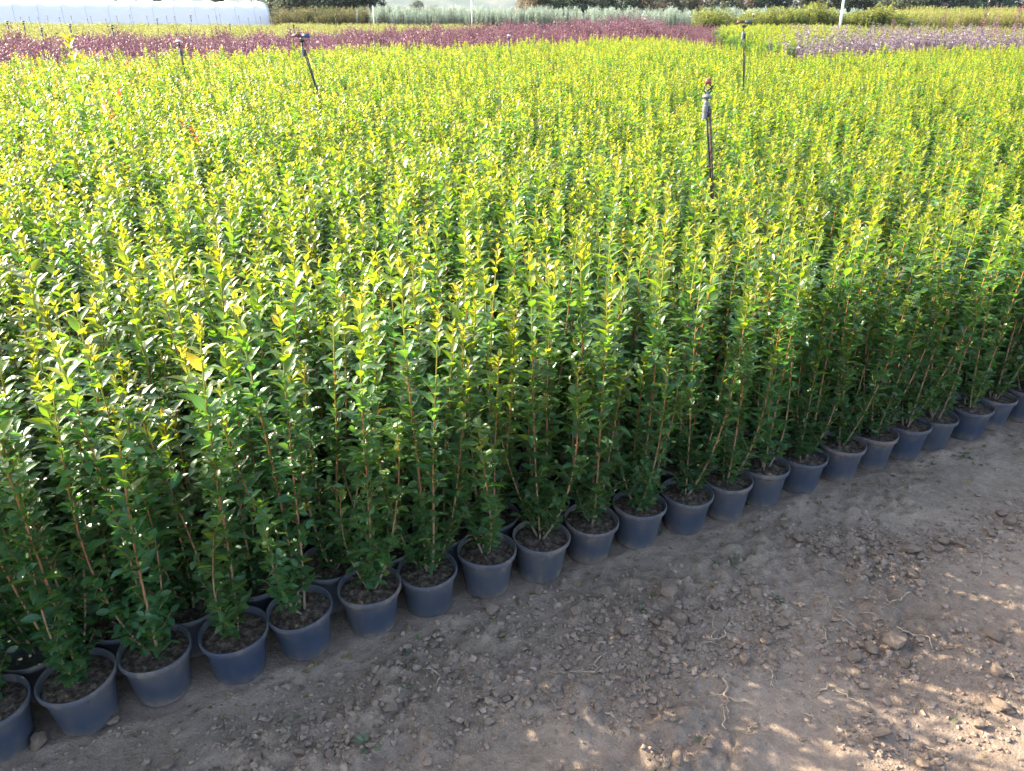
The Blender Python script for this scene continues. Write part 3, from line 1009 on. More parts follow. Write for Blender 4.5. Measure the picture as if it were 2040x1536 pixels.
ROOTS = [([(1446, 1350), (1447, 1385), (1437, 1412), (1447, 1455)], 0.0042, 'thick pale forked root standing out near the sunlit patches', 5),
         ([(1632, 1375), (1655, 1370), (1690, 1392), (1717, 1406)], 0.0032, 'arched pale root with two prongs on sunlit soil', 3),
         ([(1421, 1222), (1419, 1290)], 0.0022, 'thin upright root in the broken rubble heap', 4),
         ([(1466, 1224), (1430, 1270), (1400, 1278)], 0.0028, 'slanting root across the rubble heap', 5),
         ([(1540, 1325), (1536, 1366)], 0.0034, 'short dark twisted root tuft below the rubble heap', 7),
         ([(1811, 1188), (1757, 1213)], 0.0026, 'straight stick-like root lying on smooth soil', 2),
         ([(1660, 1216), (1690, 1243), (1722, 1255)], 0.0024, 'thin curved root leading to the large clod', 2),
         ([(1710, 1222), (1765, 1246)], 0.0020, 'hair-thin root above the large clod', 2),
         ([(1785, 1250), (1840, 1270), (1857, 1296)], 0.0034, 'bent root behind the largest clod', 3),
         ([(1640, 1246), (1650, 1300)], 0.0022, 'branching rootlet on the bare middle of the path', 5),
         ([(1954, 1112), (1950, 1155)], 0.0030, 'upright root by the right-hand rubble', 2),
         ([(1788, 1062), (1800, 1080), (1795, 1100)], 0.0026, 'crooked root poking from the rubble line', 3),
         ([(1510, 1440), (1488, 1458)], 0.0034, 'stubby pale stick in the lit streak', 1),
         ([(1272, 1330), (1290, 1395)], 0.0020, 'fine rootlet hanging from the grey clods', 4),
         ([(1210, 1300), (1180, 1345), (1100, 1345)], 0.0024, 'long thin root on the shaded soil', 3),
         ([(1205, 1428), (1232, 1448)], 0.0030, 'short root end at the edge of shade', 1),
         ([(840, 1330), (880, 1345), (870, 1380)], 0.0022, 'looped rootlet on the shaded crumbly soil', 3),
         ([(1095, 1395), (1110, 1420)], 0.0018, 'tiny root thread in the shaded soil', 2),
         ([(1600, 1420), (1632, 1445)], 0.0022, 'small curled root in sunlit soil', 3),
         ([(1840, 1480), (1890, 1515)], 0.0018, 'thin dry stalk lying at the bright lower corner', 1),
         ([(1680, 1220), (1610, 1190), (1580, 1175)], 0.0016, 'matted root fibres beside the rubble heap', 8)]
for q, (px, w, lab, br) in enumerate(ROOTS):
    root_obj(px, w, lab, br, seed=q)

M_WEED = leaf_mat('weed_leaf', [(0, (0.055, 0.075, 0.045)), (1, (0.12, 0.14, 0.09))], [(0, (0.06, 0.09, 0.04)), (1, (0.14, 0.17, 0.08))], trans=0.2, rough=0.5, spec=0.3)


def weed(u, v, r, n, label, seed, blade=False):
    rg = random.Random(seed)
    p = at_z(u, v, 0)
    mb = MB()
    for q in range(n):
        a = rg.uniform(0, 6.28); d = r * math.sqrt(rg.random())
        if blade:
            L = rg.uniform(0.6, 1.0) * r
            t = np.linspace(0, 1, 5)
            lean = rg.uniform(0.25, 0.7)
            c = np.stack([math.cos(a) * lean * L * t ** 1.5, math.sin(a) * lean * L * t ** 1.5, L * (t - 0.25 * lean * t ** 2)], -1)
            w = 0.0022 * (1 - t) + 0.0004
            sx = np.array([-math.sin(a), math.cos(a), 0])
            vv = np.concatenate([c - w[:, None] * sx, c + w[:, None] * sx])
            mb.add(vv, [(k, k + 1, k + 6, k + 5) for k in range(4)], rg.uniform(0, 1.4))
        else:
            el = rg.uniform(-0.1, 0.7)
            dd = np.array([math.cos(a) * math.cos(el), math.sin(a) * math.cos(el), math.sin(el)])
            v_, f_, m_ = LEAVES[3]
            x, y = d * math.cos(a), d * math.sin(a)
            mb.add((v_ * rg.uniform(0.012, 0.026)) @ frame(dd, np.array([0, 0, 1.0])).T + np.array([x, y, rg.uniform(0.004, 0.016)]), f_, rg.uniform(0, 1.3), m_)
            mb.tube([(0, 0, 0), (x * .5, y * .5, 0.006), (x, y, 0.008)], 0.0008, 4)
    o = link('weed', mb.mesh('weed', M_WEED), loc=(p.x, p.y, float(ground_h(p.x, p.y))))
    tag(o, label, 'weed', 'small weeds on the path')


weed(1455, 1132, 0.06, 16, 'flat green weed on the shaded path below the twelfth pot', 1)
weed(735, 1496, 0.03, 12, 'tiny green weed near the bottom edge, left of centre', 2)
weed(1280, 1222, 0.03, 10, 'small dull green sprout left of the rubble heap', 3)
weed(1545, 1206, 0.02, 5, 'green fallen leaf tuft inside the rubble heap', 4)
weed(1790, 912, 0.24, 7, 'long grass tuft leaning on the front pots at the right', 5, True)
weed(1487, 1005, 0.09, 9, 'short grass tuft between the thirteenth and fourteenth pots', 6, True)
weed(1560, 1252, 0.02, 4, 'single green leaf at the right end of the rubble', 7)
weed(800, 1305, 0.02, 5, 'little green sprout below the fifth pot', 8)
weed(1920, 912, 0.05, 12, 'low green weed by the pots at the far right of the row', 9)
weed(1315, 1065, 0.07, 6, 'dry thin grass between the eleventh and twelfth pots', 10, True)
weed(945, 1362, 0.015, 3, 'lone leaf on the crumbly soil below mid row', 12)

M_LITTER = leaf_mat('dry_leaf', [(0, (0.10, 0.075, 0.04)), (0.6, (0.20, 0.14, 0.07)), (1, (0.07, 0.10, 0.04))], [(0, (0.1, 0.07, 0.03)), (1, (0.12, 0.14, 0.05))], trans=0.15, rough=0.7, spec=0.2, amax=1.0)
mb = MB()
for q in range(420):
    a = rng.uniform(-2, 22); d = 0.10 + abs(rng.gauss(0, 0.14)) if rng.random() < 0.7 else rng.uniform(0.1, 1.5)
    x, y = O + a * SP * E1 - d * E2
    z = float(ground_h(x, y)) + 0.005
    b = rng.uniform(0, 6.28); e = rng.gauss(0, 0.25)
    dd = np.array([math.cos(b) * math.cos(e), math.sin(b) * math.cos(e), math.sin(e)])
    v_, f_, m_ = LEAVES[rng.randrange(5)]
    mb.add((v_ * rng.uniform(0.010, 0.030)) @ frame(dd, np.array([0, 0, 1.0]), rng.gauss(0, .5)).T + np.array([x, y, z]), f_, rng.random(), m_)
tag(link('leaf_litter', mb.mesh('leaf_litter', M_LITTER)), 'dry fallen leaves scattered along the foot of the pots', kind='stuff')

# ------------------------------------------------------------------ sprinklers
M_BLACK = plain('black_plastic', (0.025, 0.027, 0.032), 0.45)
M_GREYP = plain('grey_plastic', (0.13, 0.14, 0.165), 0.45)
M_RED = plain('red_plastic', (0.24, 0.06, 0.05), 0.35)
M_BLUE = plain('blue_plastic', (0.035, 0.06, 0.12), 0.45)
M_HOSE = plain('ribbed_hose', (0.085, 0.050, 0.045), 0.5)


def sprinkler(x, y, h, tilt, label, detail=2, cap='red', wide=1.0, group=None, bow=0.25):
    """h: top of the head above ground; tilt: (dx, dy) of the head from the foot"""
    root = link('sprinkler', None, loc=(x, y, 0))
    z0 = h - 0.17
    foot = np.array([0, 0, -0.02]); top = np.array([tilt[0], tilt[1], z0])
    mb = MB()
    t = np.linspace(0, 1, 9)[:, None]
    bend = np.array([tilt[0], tilt[1], 0]) * bow
    c = foot + (top - foot) * t - bend * np.sin(t * math.pi)
    mb.tube(c, 0.0065 * wide, 8)
    link('stake', mb.mesh('stake', M_BLACK), root)
    T = top
    if detail >= 1:
        mb = MB()
        c2 = c + np.array([0.022 * wide, -0.01, 0]) * (0.3 + 0.7 * np.abs(np.cos(t * 2.6))) * wide
        n = 110 if detail >= 2 else 12
        tt = np.linspace(0, 1, n)
        cc = np.stack([np.interp(tt, t[:, 0], c2[:, j]) for j in range(3)], -1)
        rr = 0.0075 * wide * (1 + (0.16 * np.sign(np.sin(np.arange(n) * 1.6)) if detail >= 2 else 0))
        mb.tube(cc, np.full(n, 1.0) * rr, 7)
        link('hose', mb.mesh('hose', M_HOSE if detail >= 2 else M_BLACK), root)
    mb = MB()
    mb.lathe([(0.010, -0.075), (0.0165, -0.072), (0.0165, -0.035), (0.019, -0.033), (0.019, 0.0), (0.016, 0.004), (0.016, 0.022), (0.011, 0.028)], 14, T, closed=True)
    if wide != 1.0:
        for a_ in mb.v:
            a_[:, :2] = (a_[:, :2] - T[:2]) * wide + T[:2]
    link('connector', mb.mesh('connector', M_GREYP, smooth=False), root)
    if detail >= 1:
        mb = MB()
        mb.box(T + np.array([0.026, -0.004, -0.04]), (0.018, 0.02, 0.05))
        link('hose_clip', mb.mesh('hose_clip', M_BLACK), root)
    if detail >= 2:
        mb = MB()
        mb.lathe([(0.007, 0.026), (0.009, 0.036), (0.024, 0.044), (0.028, 0.052), (0.024, 0.060), (0.009, 0.066), (0.008, 0.085)], 16, T, closed=True)
        link('collar', mb.mesh('collar', M_GREYP, smooth=False), root)
        mb = MB()
        for s in (-1, 1):
            mb.tube([T + np.array([s * .006, 0, .066]), T + np.array([s * .021, 0, .082]), T + np.array([s * .022, 0, .108]), T + np.array([s * .01, 0, .122])], 0.0038, 6)
        mb.tube([T + np.array([-.002, 0, .085]), T + np.array([.018, -.004, .10]), T + np.array([.03, -.006, .115])], 0.0055, 6)
        link('bridge', mb.mesh('bridge', M_BLACK), root)
        mb = MB()
        mb.box(T + np.array([-0.003, 0, 0.137]), (0.034, 0.030, 0.030), taper=0.8)
        link('cap', mb.mesh('cap', M_RED), root)
    else:
        w = wide
        mb = MB()
        mb.tube([T + np.array([0, 0, .02]), T + np.array([0, 0, .12])], 0.007 * w, 6)
        mb.box(T + np.array([0, 0, .09]), (0.05 * w, 0.02 * w, 0.03))
        link('head', mb.mesh('head', M_BLACK), root)
        mb = MB()
        if cap == 'wide':
            mb.box(T + np.array([-0.055, 0, 0.145]), (0.11, 0.035, 0.035), taper=0.8)
            link('red_arm', mb.mesh('red_arm', plain('faded_red', (0.11, 0.04, 0.035), 0.5)), root)
            mb = MB()
            mb.box(T + np.array([0.05, 0, 0.143]), (0.095, 0.035, 0.04), taper=0.8)
            link('blue_arm', mb.mesh('blue_arm', M_BLUE), root)
        elif cap:
            mb.box(T + np.array([0, 0, 0.145]), (0.09 * w, 0.03 * w, 0.03), taper=0.7)
            link('cap', mb.mesh('cap', M_BLACK if cap == 'black' else (plain('pale_cap', (0.6, 0.62, 0.65)) if cap == 'pale' else M_RED)), root)
    tag(root, label, 'sprinkler', group or 'irrigation sprinklers standing in the beds')
    return root


def sprinkler_px(u0, v0, zc, u1, v1, label, **kw):
    """(u0,v0) where it leaves foliage of height zc, (u1,v1) the top of its head"""
    b = at_z(u0, v0, zc)
    t = at_y(u1, v1, b.y)
    dx = (t.x - b.x) * t.z / max(0.3, (t.z - zc))
    return sprinkler(t.x - dx, b.y, t.z, (dx, 0.0), label, **kw)


sprinkler_px(1421, 335, 1.12, 1413, 150, 'red-capped sprinkler on a ribbed hose, tallest amid the green bed', detail=2, bow=0.0)
sprinkler_px(628, 190, 1.10, 600, 66, 'leaning sprinkler with red and blue arms left of the picture centre', detail=1, cap='wide', wide=1.1)
sprinkler_px(1477, 165, 1.10, 1484, 40, 'sprinkler with red and blue arms behind the red-capped one', detail=1, cap='wide', wide=1.1)
sprinkler_px(366, 140, 1.10, 355, 78, 'pale-headed sprinkler with bowed hose before the purple strip', detail=1, cap='pale', wide=1.1)
sprinkler_px(1018, 118, 1.10, 1014, 68, 'slim pale-topped sprinkler at the far edge of the green bed', detail=0, cap='pale', wide=1.0)
sprinkler_px(1468, 90, 1.10, 1502, 26, 'pale-topped sprinkler just right of the red and blue arms', detail=0, cap='pale', wide=1.0)
for (u0, v0, u1, v1, d, lab) in [
        (232, 120, 222, 49, 20, 'dark wide-headed sprinkler in the purple strip at the left'),
        (146, 95, 138, 47, 24, 'dark sprinkler second from the left above the purple strip'),
        (90, 92, 81, 55, 24, 'short dark sprinkler near the tall green shoot'),
        (56, 100, 45, 41, 24, 'thin leaning sprinkler nearer the left picture edge'),
        (18, 90, 13, 41, 26, 'leftmost sprinkler before the white tunnel'),
        (317, 72, 312, 36, 34, 'thin sprinkler left of the pale-headed one'),
        (381, 68, 379, 30, 34, 'crown-headed sprinkler above the pale-headed one'),
        (462, 72, 457, 47, 34, 'dark sprinkler before the right end of the white tunnel'),
        (585, 85, 584, 49, 30, 'thin black stake beside the leaning red and blue sprinkler'),
        (756, 78, 752, 37, 30, 'dark sprinkler where the silver-green row begins'),
        (670, 60, 668, 30, 45, 'faint thin sprinkler left of the silver-green row')]:
    b = at_y(u0, v0, d); t = at_y(u1, v1, d)
    dx = (t.x - b.x) * t.z / max(0.3, t.z - b.z)
    sprinkler(t.x - dx, d, t.z, (dx, 0), lab, detail=0, cap='black', wide=1.3)
for q, (u, v) in enumerate([(40, 33), (57, 33), (75, 34), (93, 31), (118, 34), (141, 31), (174, 37), (180, 32), (210, 37), (232, 31), (258, 29), (292, 31), (331, 31), (347, 32),
                            (415, 30), (430, 31), (437, 28), (475, 31), (494, 35), (518, 33)]):
    d = 52 + (q * 7) % 9
    t = at_y(u, v, d)
    sprinkler(t.x + 0.1, d, t.z, (-0.1, 0), 'tiny thin sprinkler standing in front of the white tunnel wall', detail=0, cap='black', wide=1.1, group='far sprinklers before the white tunnel')

# ------------------------------------------------------------------ plants of the far beds
def shoot_bush(seed, mat, n=9, h=0.7, spread=0.28, leaf=0.035, step=0.03, arch=0.0, age=(0, 1), stemmat=None, elev=0.5, narrow=0.42):
    rg = random.Random(seed)
    mb = MB()
    sh = leaf_shape(narrow, 0.3, 0.2)
    for k in range(n):
        a = rg.uniform(0, 6.28); H = h * rg.uniform(0.6, 1.0); o = spread * math.sqrt(rg.random())
        t = np.linspace(0, 1, 6)
        ar = arch * rg.uniform(0.4, 1.2)
        pts = np.stack([math.cos(a) * (o * t ** 0.7 + ar * t ** 3), math.sin(a) * (o * t ** 0.7 + ar * t ** 3), H * t - ar * 0.5 * t ** 4], -1)
        mb.tube(pts, np.linspace(0.006, 0.002, 6), 3, 0.3, cap=False, mat=1)
        z = 0.04
        j = 0
        while z < 1.0:
            p = np.array([np.interp(z, t, pts[:, c]) for c in range(3)])
            for s in (0, 1):
                b = j * 1.57 + s * 3.14 + rg.uniform(-.6, .6); e = rg.gauss(elev, 0.35)
                d = np.array([math.cos(b) * math.cos(e), math.sin(b) * math.cos(e), math.sin(e)])
                l = leaf * rg.uniform(0.7, 1.3)
                mb.add((sh[0] * l) @ frame(d, np.array([0, 0, 1.0]), rg.gauss(0, .5)).T + p, sh[1], age[0] + (age[1] - age[0]) * min(1, max(0, z + rg.gauss(0, .18))), sh[2])
            z += step / H
            j += 1
    return mb.mesh('bush', [mat, stemmat or M_STEM])


M_PURPLE = leaf_mat('barberry_leaf', [(0, (0.045, 0.018, 0.028)), (1, (0.125, 0.055, 0.085))], [(0, (0.07, 0.022, 0.04)), (1, (0.21, 0.085, 0.13))], trans=0.35, rough=0.42, amax=1.0, vein=0.1, spec=0.35)
M_DPURPLE = leaf_mat('dark_purple_leaf', [(0, (0.04, 0.018, 0.035)), (1, (0.16, 0.08, 0.12))], [(0, (0.12, 0.03, 0.06)), (1, (0.30, 0.12, 0.18))], trans=0.3, rough=0.3, amax=1.0, vein=0.1, spec=0.7)
M_PLUM = leaf_mat('plum_leaf', [(0, (0.06, 0.042, 0.062)), (1, (0.23, 0.185, 0.235))], [(0, (0.10, 0.06, 0.085)), (1, (0.26, 0.19, 0.24))], trans=0.3, rough=0.42, amax=1.0, vein=0.1, spec=0.5)
M_YELLOW = leaf_mat('yellow_crop_leaf', [(0, (0.04, 0.09, 0.03)), (0.5, (0.12, 0.18, 0.035)), (1, (0.23, 0.26, 0.06))], [(0, (0.09, 0.17, 0.03)), (0.5, (0.24, 0.30, 0.04)), (1, (0.42, 0.43, 0.09))], trans=0.4, rough=0.5, amax=1.0, vein=0.1, spec=0.3)
M_SILVER = leaf_mat('silver_green_leaf', [(0, (0.06, 0.12, 0.09)), (1, (0.32, 0.40, 0.33))], [(0, (0.1, 0.18, 0.12)), (1, (0.35, 0.43, 0.32))], trans=0.3, rough=0.55, amax=1.0, vein=0.1, spec=0.3)
M_HEDGE = leaf_mat('hedge_leaf', [(0, (0.04, 0.08, 0.03)), (0.75, (0.07, 0.12, 0.04)), (1, (0.20, 0.22, 0.035))], [(0, (0.07, 0.13, 0.03)), (0.75, (0.14, 0.21, 0.04)), (1, (0.34, 0.35, 0.05))], trans=0.35, rough=0.5, amax=1.0, vein=0.1, spec=0.3)
M_REED = leaf_mat('reed_leaf', [(0, (0.04, 0.065, 0.025)), (1, (0.12, 0.13, 0.05))], [(0, (0.08, 0.10, 0.03)), (1, (0.22, 0.2, 0.07))], trans=0.3, rough=0.6, amax=1.0, vein=0.1, spec=0.2)


def far_edge(u):           # depth of the purple strip's far edge by picture column
    return float(np.interp(u, [-200, 0, 350, 700, 1000, 1300, 1500], [30, 31, 38, 50, 62, 78, 85]))


def bed_edge_depth(u):
    for y in np.arange(12, 46, 0.25):
        p = at_y(u, 60, float(y))
        if not bed_limit(p.x, y):
            return float(y)
    return 45.0


BED_U = {u: bed_edge_depth(u) for u in range(-200, 1700, 50)}


def bed_at(u):
    return float(np.interp(u, list(BED_U), list(BED_U.values())))


def field(name, protos, n, ulo, uhi, near, far, label, smin=0.8, smax=1.2, zs=None, seed=1, wide=1.0):
    rg = random.Random(seed)
    P, Rr, S, I = [], [], [], []
    while len(P) < n:
        u = rg.uniform(ulo, uhi) + rg.gauss(0, 14)
        a, b = near(u), far(u)
        if b <= a:
            continue
        y = math.sqrt(rg.uniform(a * a, b * b))
        p = at_y(u, 60, y)
        P.append((p.x, y, 0)); Rr.append((rg.gauss(0, .05), rg.gauss(0, .05), rg.uniform(0, 6.28)))
        s = rg.uniform(smin, smax); w = wide * (1 + 0.012 * y)
        S.append((s * w, s * w, s * (zs(u, y) if zs else 1.0))); I.append(rg.randrange(len(protos)))
    return scatter(name, protos, P, Rr, S, I, label)


pur = [shoot_bush(400 + q, M_PURPLE, 11, 0.85, 0.30, 0.045, 0.035, elev=0.7) for q in range(5)]
field('purple_barberries', pur, 4300, -120, 1480, lambda u: bed_at(u) + 0.4, far_edge, 'strip of low purple-red leaved bushes behind the green bed', 0.5, 1.3, seed=2, zs=lambda u, y: float(np.interp(u, [0, 500, 800, 1000, 1250, 1340, 1480], [1.15, 1.1, 1.15, 1.3, 1.45, 1.2, 1.1])) * (1 + 0.45 * float(gnoise(np.array(u / 38.0), np.array(y / 9.0)))))
yel = [shoot_bush(420 + q, M_YELLOW, 16, 0.70 + 0.08 * q, 0.35, 0.07, 0.05, elev=1.1, narrow=0.16) for q in range(4)]
field('yellow_green_crop', yel, 4200, -150, 960, lambda u: far_edge(u) + 1.0, lambda u: 86 if u < 560 else 96, 'yellow-green feathery crop before the white tunnel', 0.8, 1.15, seed=3, wide=1.2)
sil = [shoot_bush(440 + q, M_SILVER, 14, 2.7, 0.22, 0.16, 0.09, elev=1.25, narrow=0.14) for q in range(4)]
field('silver_green_row', sil, 1500, 738, 1720, lambda u: 98, lambda u: 108, 'row of tall silver-green feathery plants across the distance', 0.68, 1.1, seed=4, wide=0.55)
hed = [shoot_bush(460 + q, M_HEDGE, 22, 2.6, 0.6, 0.14, 0.10, elev=0.7) for q in range(4)]
field('yellow_topped_hedge', hed, 330, 1395, 1800, lambda u: 74, lambda u: 80, 'long hedge with yellow-green tops behind the green bed at right', 0.6, 1.12, zs=lambda u, y: 1 + 0.25 * float(gnoise(np.array(u / 45.0), np.array(y / 9.0))), seed=5, wide=0.75)
low = [shoot_bush(470 + q, M_HEDGE, 16, 1.45, 0.35, 0.06, 0.05, elev=0.6) for q in range(3)] + [shoot_bush(475, M_PLUM, 12, 1.6, 0.35, 0.07, 0.05, elev=0.5)]
field('mixed_green_shrubs', low, 800, 1560, 2090, lambda u: np.interp(u, [1500, 1580, 2040, 2100], [26, 25, 31, 32]), lambda u: 58, 'mixed green shrubs behind the mauve bushes at the right', 0.8, 1.1, seed=6, wide=0.8)
field('bed_end_shrubs', protos, 2600, 1452, 1700, lambda u: np.interp(u, [1450, 1560, 1700], [42, 24, 29]), lambda u: 66, 'far end of the green bed running back to the hedge', 0.8, 1.25, seed=16, wide=1.1)
field('pale_field', yel, 900, 1790, 2120, lambda u: 84, lambda u: 100, 'pale yellow-green crop below the far trees at the right', 0.9, 1.1, zs=lambda u, y: 3.0, seed=7, wide=1.1)
reed = [shoot_bush(480 + q, M_REED, 12, 2.6, 0.3, 0.30, 0.22, elev=1.2, narrow=0.1) for q in range(3)]
field('reeds', reed, 260, 552, 745, lambda u: 99, lambda u: 106, 'dry yellow reeds between the white tunnel and the silver-green row', 0.5, 1.1, seed=8, wide=0.8)

# mauve shrubs along the bed's right edge, one by one
plum = [shoot_bush(500 + q, M_PLUM, 11, 1.78, 0.36, 0.075, 0.045, arch=0.14, elev=0.4) for q in range(4)]
PL = [(1590, 21.2, 1.0, 'mauve-leaved shrub at the left end of the mauve row behind the green bed'), (1612, 20.8, 1.02, 'dark-stemmed mauve shrub second from the left end of the mauve row')]
for q in range(64):
    u = 1620 + q * 6.8 + (rng.random() - .5) * 9
    d = float(np.interp(u, [1580, 2040], [21.2, 29.3])) + rng.uniform(-0.2, 2.6)
    PL.append((u, d, rng.uniform(0.72, 1.12), 'mauve-leaved shrub in the row along the far right edge of the green bed'))
for u, d, s, lab in PL:
    p = at_y(u, 60, d)
    o = link('mauve_shrub', plum[rng.randrange(4)], loc=(p.x, d, 0))
    o.rotation_euler = (0, 0, rng.uniform(0, 6.28)); o.scale = (s, s, s)
    tag(o, lab, 'shrub', 'mauve shrubs along the right edge of the bed')
redsh = [shoot_bush(520 + q, M_DPURPLE, 5, 2.7, 0.25, 0.09, 0.08, elev=0.6) for q in range(2)]
for u, d, s, lab in [(1780, 34, 0.86, 'slim red-leaved shoot rising before the far trees above the hedge end'), (1872, 32, 0.95, 'red-leaved shrub rising before dark trees, left one of the group'),
                     (1905, 33, 0.9, 'red-leaved shrub rising before the pale crop'), (1958, 33, 1.0, 'bushy red-leaved shrub in the middle of the tall group'),
                     (1985, 34, 1.05, 'tall thin red-leaved shrub reaching above the far trees'), (2018, 33, 1.08, 'tallest red-leaved shrub near the right picture edge')]:
    p = at_y(u, 60, d)
    o = link('red_leaved_shrub', redsh[rng.randrange(2)], loc=(p.x, d, 0)); o.scale = (s * .8, s * .8, s); o.rotation_euler = (0, 0, rng.uniform(0, 6))
    tag(o, lab, 'shrub', 'tall red-leaved shrubs at the far right')
arc = [shoot_bush(540 + q, M_DPURPLE, 14, 2.0, 0.45, 0.12, 0.06, arch=0.45, elev=0.3, narrow=0.25) for q in range(3)]
for q in range(20):
    u = 1040 + q * 13.5 + rng.uniform(-5, 5)
    d = 50 + rng.uniform(-2, 3)
    s = float(np.interp(u, [1040, 1180, 1290, 1320], [0.85, 1.1, 1.25, 1.0])) * rng.uniform(0.9, 1.05)
    p = at_y(u, 60, d)
    o = link('purple_shrub', arc[q % 3], loc=(p.x, d, 0)); o.scale = (s, s, s); o.rotation_euler = (0, 0, rng.uniform(0, 6))
    lab = 'dark purple arching shrub in the raised clump above the purple strip'
    if q == 18: lab = 'tallest dark purple arching shrub with long curved shoots, right end of the clump'
    tag(o, lab, 'shrub', 'dark purple arching shrubs')

# tall shoot above the bed at the left and a few red-tipped shrubs
def special_plant(u, v, zc, seed, hs, label, red=0.0, name='potted_shrub'):
    p = at_z(u, v, zc)
    st, lv = plant_data(seed, len(hs), list(hs), red=red, lush=0.8)
    lv = [(p_, f_, l_ * (1.5 if hs[0] > 1.5 else 1.2), s_, a_) for p_, f_, l_, s_, a_ in lv]
    root = link(name, None, loc=(p.x, p.y, 0))
    link('pot', ME_POT, root)
    tag(link('stems', stems_mesh(st), root), kind='stuff'); tag(link('leaves', leaves_mesh(lv), root), kind='stuff')
    tag(root, label, 'potted shrub', 'taller or red-tipped shrubs standing out of the bed')


special_plant(182, 300, 1.1, 801, (1.68, 1.0, 0.9), 'tall shoot standing high above the green bed at the left')
special_plant(118, 330, 1.1, 802, (1.32, 1.0), 'thin shoot with few leaves left of the tall green shoot')
special_plant(232, 215, 1.1, 803, (1.12, 1.0, 0.95), 'shrub with dark red tips right of the tall green shoot', red=0.8)
special_plant(365, 275, 1.1, 804, (1.06, 1.02, 0.95), 'shrub with rusty red young leaves in the left part of the bed', red=0.8)
special_plant(290, 200, 1.1, 805, (1.25, 1.0, 0.9), 'taller shrub with a few orange leaves behind the tall shoot', red=0.35)
special_plant(205, 250, 1.1, 806, (1.10, 1.0, 0.9), 'orange-tipped shrub just behind the tall green shoot', red=0.6)
special_plant(100, 170, 1.1, 807, (1.25, 1.15, 1.0), 'orange-tipped shrub group top at the far left of the bed', red=0.55)

# ------------------------------------------------------------------ the white tunnel greenhouse
M_FILM, nt, p_ = new_mat('white_film')
p_.inputs['Base Color'].default_value = (0.72, 0.73, 0.74, 1); p_.inputs['Roughness'].default_value = 0.5
tr = N(nt, 'ShaderNodeBsdfTranslucent'); tr.inputs['Color'].default_value = (0.8, 0.82, 0.84, 1)
ms = N(nt, 'ShaderNodeMixShader'); ms.inputs[0].default_value = 0.15
nt.links.new(p_.outputs[0], ms.inputs[1]); nt.links.new(tr.outputs[0], ms.inputs[2]); nt.links.new(ms.outputs[0], nt.nodes['Material Output'].inputs['Surface'])
gA = at_y(-120, 60, 86.0); gB = at_y(549, 48, 104.0)
gA = np.array([gA.x, gA.y]); gB = np.array([gB.x, gB.y])
glen = np.linalg.norm(gB - gA); gd = (gB - gA) / glen; gn = np.array([-gd[1], gd[0]])
groot = link('tunnel_greenhouse', None, loc=(gB[0], gB[1], 0))
GW, GH = 7.5, 3.25


def arch_pt(t, sag=0.0):
    """t 0..1 across: near side wall, roof, far side wall"""
    if t < 0.2:
        f = t / 0.2
        return 0.35 * f * f, 1.75 * f
    if t > 0.8:
        f = (1 - t) / 0.2
        return GW - 0.35 * f * f, 1.75 * f
    a = math.pi * (t - 0.2) / 0.6
    return GW / 2 - (GW / 2 - 0.35) * math.cos(a), 1.75 + (GH - 1.75) * math.sin(a) ** 0.8 - sag * math.sin(a)


nb = 15
bl = glen / nb
for b in range(nb):
    mb = MB()
    vs, fs = [], []
    na, nl = 22, 5
    for j in range(nl + 1):
        f = j / nl
        s0 = -(b + f) * bl
        sag = 0.22 * math.sin(math.pi * f) * rng.uniform(0.7, 1.2)
        slant = 0.9 if (b == 0 and j == 0) else 0
        for a in range(na + 1):
            x, z = arch_pt(a / na, sag)
            q = gd * (s0 - (0.35 * z if (b == 0 and j == 0) else 0)) + gn * x
            vs.append((q[0], q[1], z))
    for j in range(nl):
        for a in range(na):
            k = j * (na + 1) + a
            fs.append((k, k + 1, k + na + 2, k + na + 1))
    mb.add(vs, fs)
    link('film_panel', mb.mesh('film_panel', M_FILM), groot)
    mb = MB()
    hp = []
    for a in range(na + 1):
        x, z = arch_pt(a / na)
        q = gd * (-(b + 1) * bl) + gn * x
        hp.append((q[0], q[1], z + 0.01))
    mb.tube(hp, 0.022, 5)
    link('hoop', mb.mesh('hoop', plain('galvanised', (0.42, 0.44, 0.48), 0.5, 0.0)) if b == 0 else mb.mesh('hoop', bpy.data.materials['galvanised']), groot)
mb = MB()
vs = [];
for a in range(23):
    x, z = arch_pt(a / 22)
    q = gd * (-0.35 * z) + gn * x
    vs.append((q[0], q[1], z))
mb.add(vs, [tuple(range(23))])
link('end_wall', mb.mesh('end_wall', M_FILM, smooth=False), groot)
tag(groot, 'long white plastic-covered tunnel greenhouse at the upper left', 'greenhouse')

# ------------------------------------------------------------------ trees behind
M_BARK = noise_mat('bark', [(0.3, (0.09, 0.07, 0.055)), (0.7, (0.2, 0.17, 0.14))], scale=6, rough=0.9, bump=0.5, bscale=20, bdist=0.03)
TREE_COLS = {'dark': ((0.016, 0.03, 0.018), (0.042, 0.065, 0.035)), 'olive': ((0.035, 0.045, 0.028), (0.10, 0.115, 0.065)), 'pale': ((0.05, 0.06, 0.038), (0.15, 0.16, 0.10)),
             'teal': ((0.014, 0.034, 0.027), (0.04, 0.075, 0.055)), 'tan': ((0.08, 0.065, 0.04), (0.22, 0.18, 0.11))}
TM = {k: leaf_mat('tree_' + k, [(0, a), (1, b)], [(0, tuple(min(1, 2 * c) for c in a)), (1, tuple(min(1, 2 * c) for c in b))], trans=0.3, rough=0.5, amax=1.0, vein=0.0, spec=0.3) for k, (a, b) in TREE_COLS.items()}


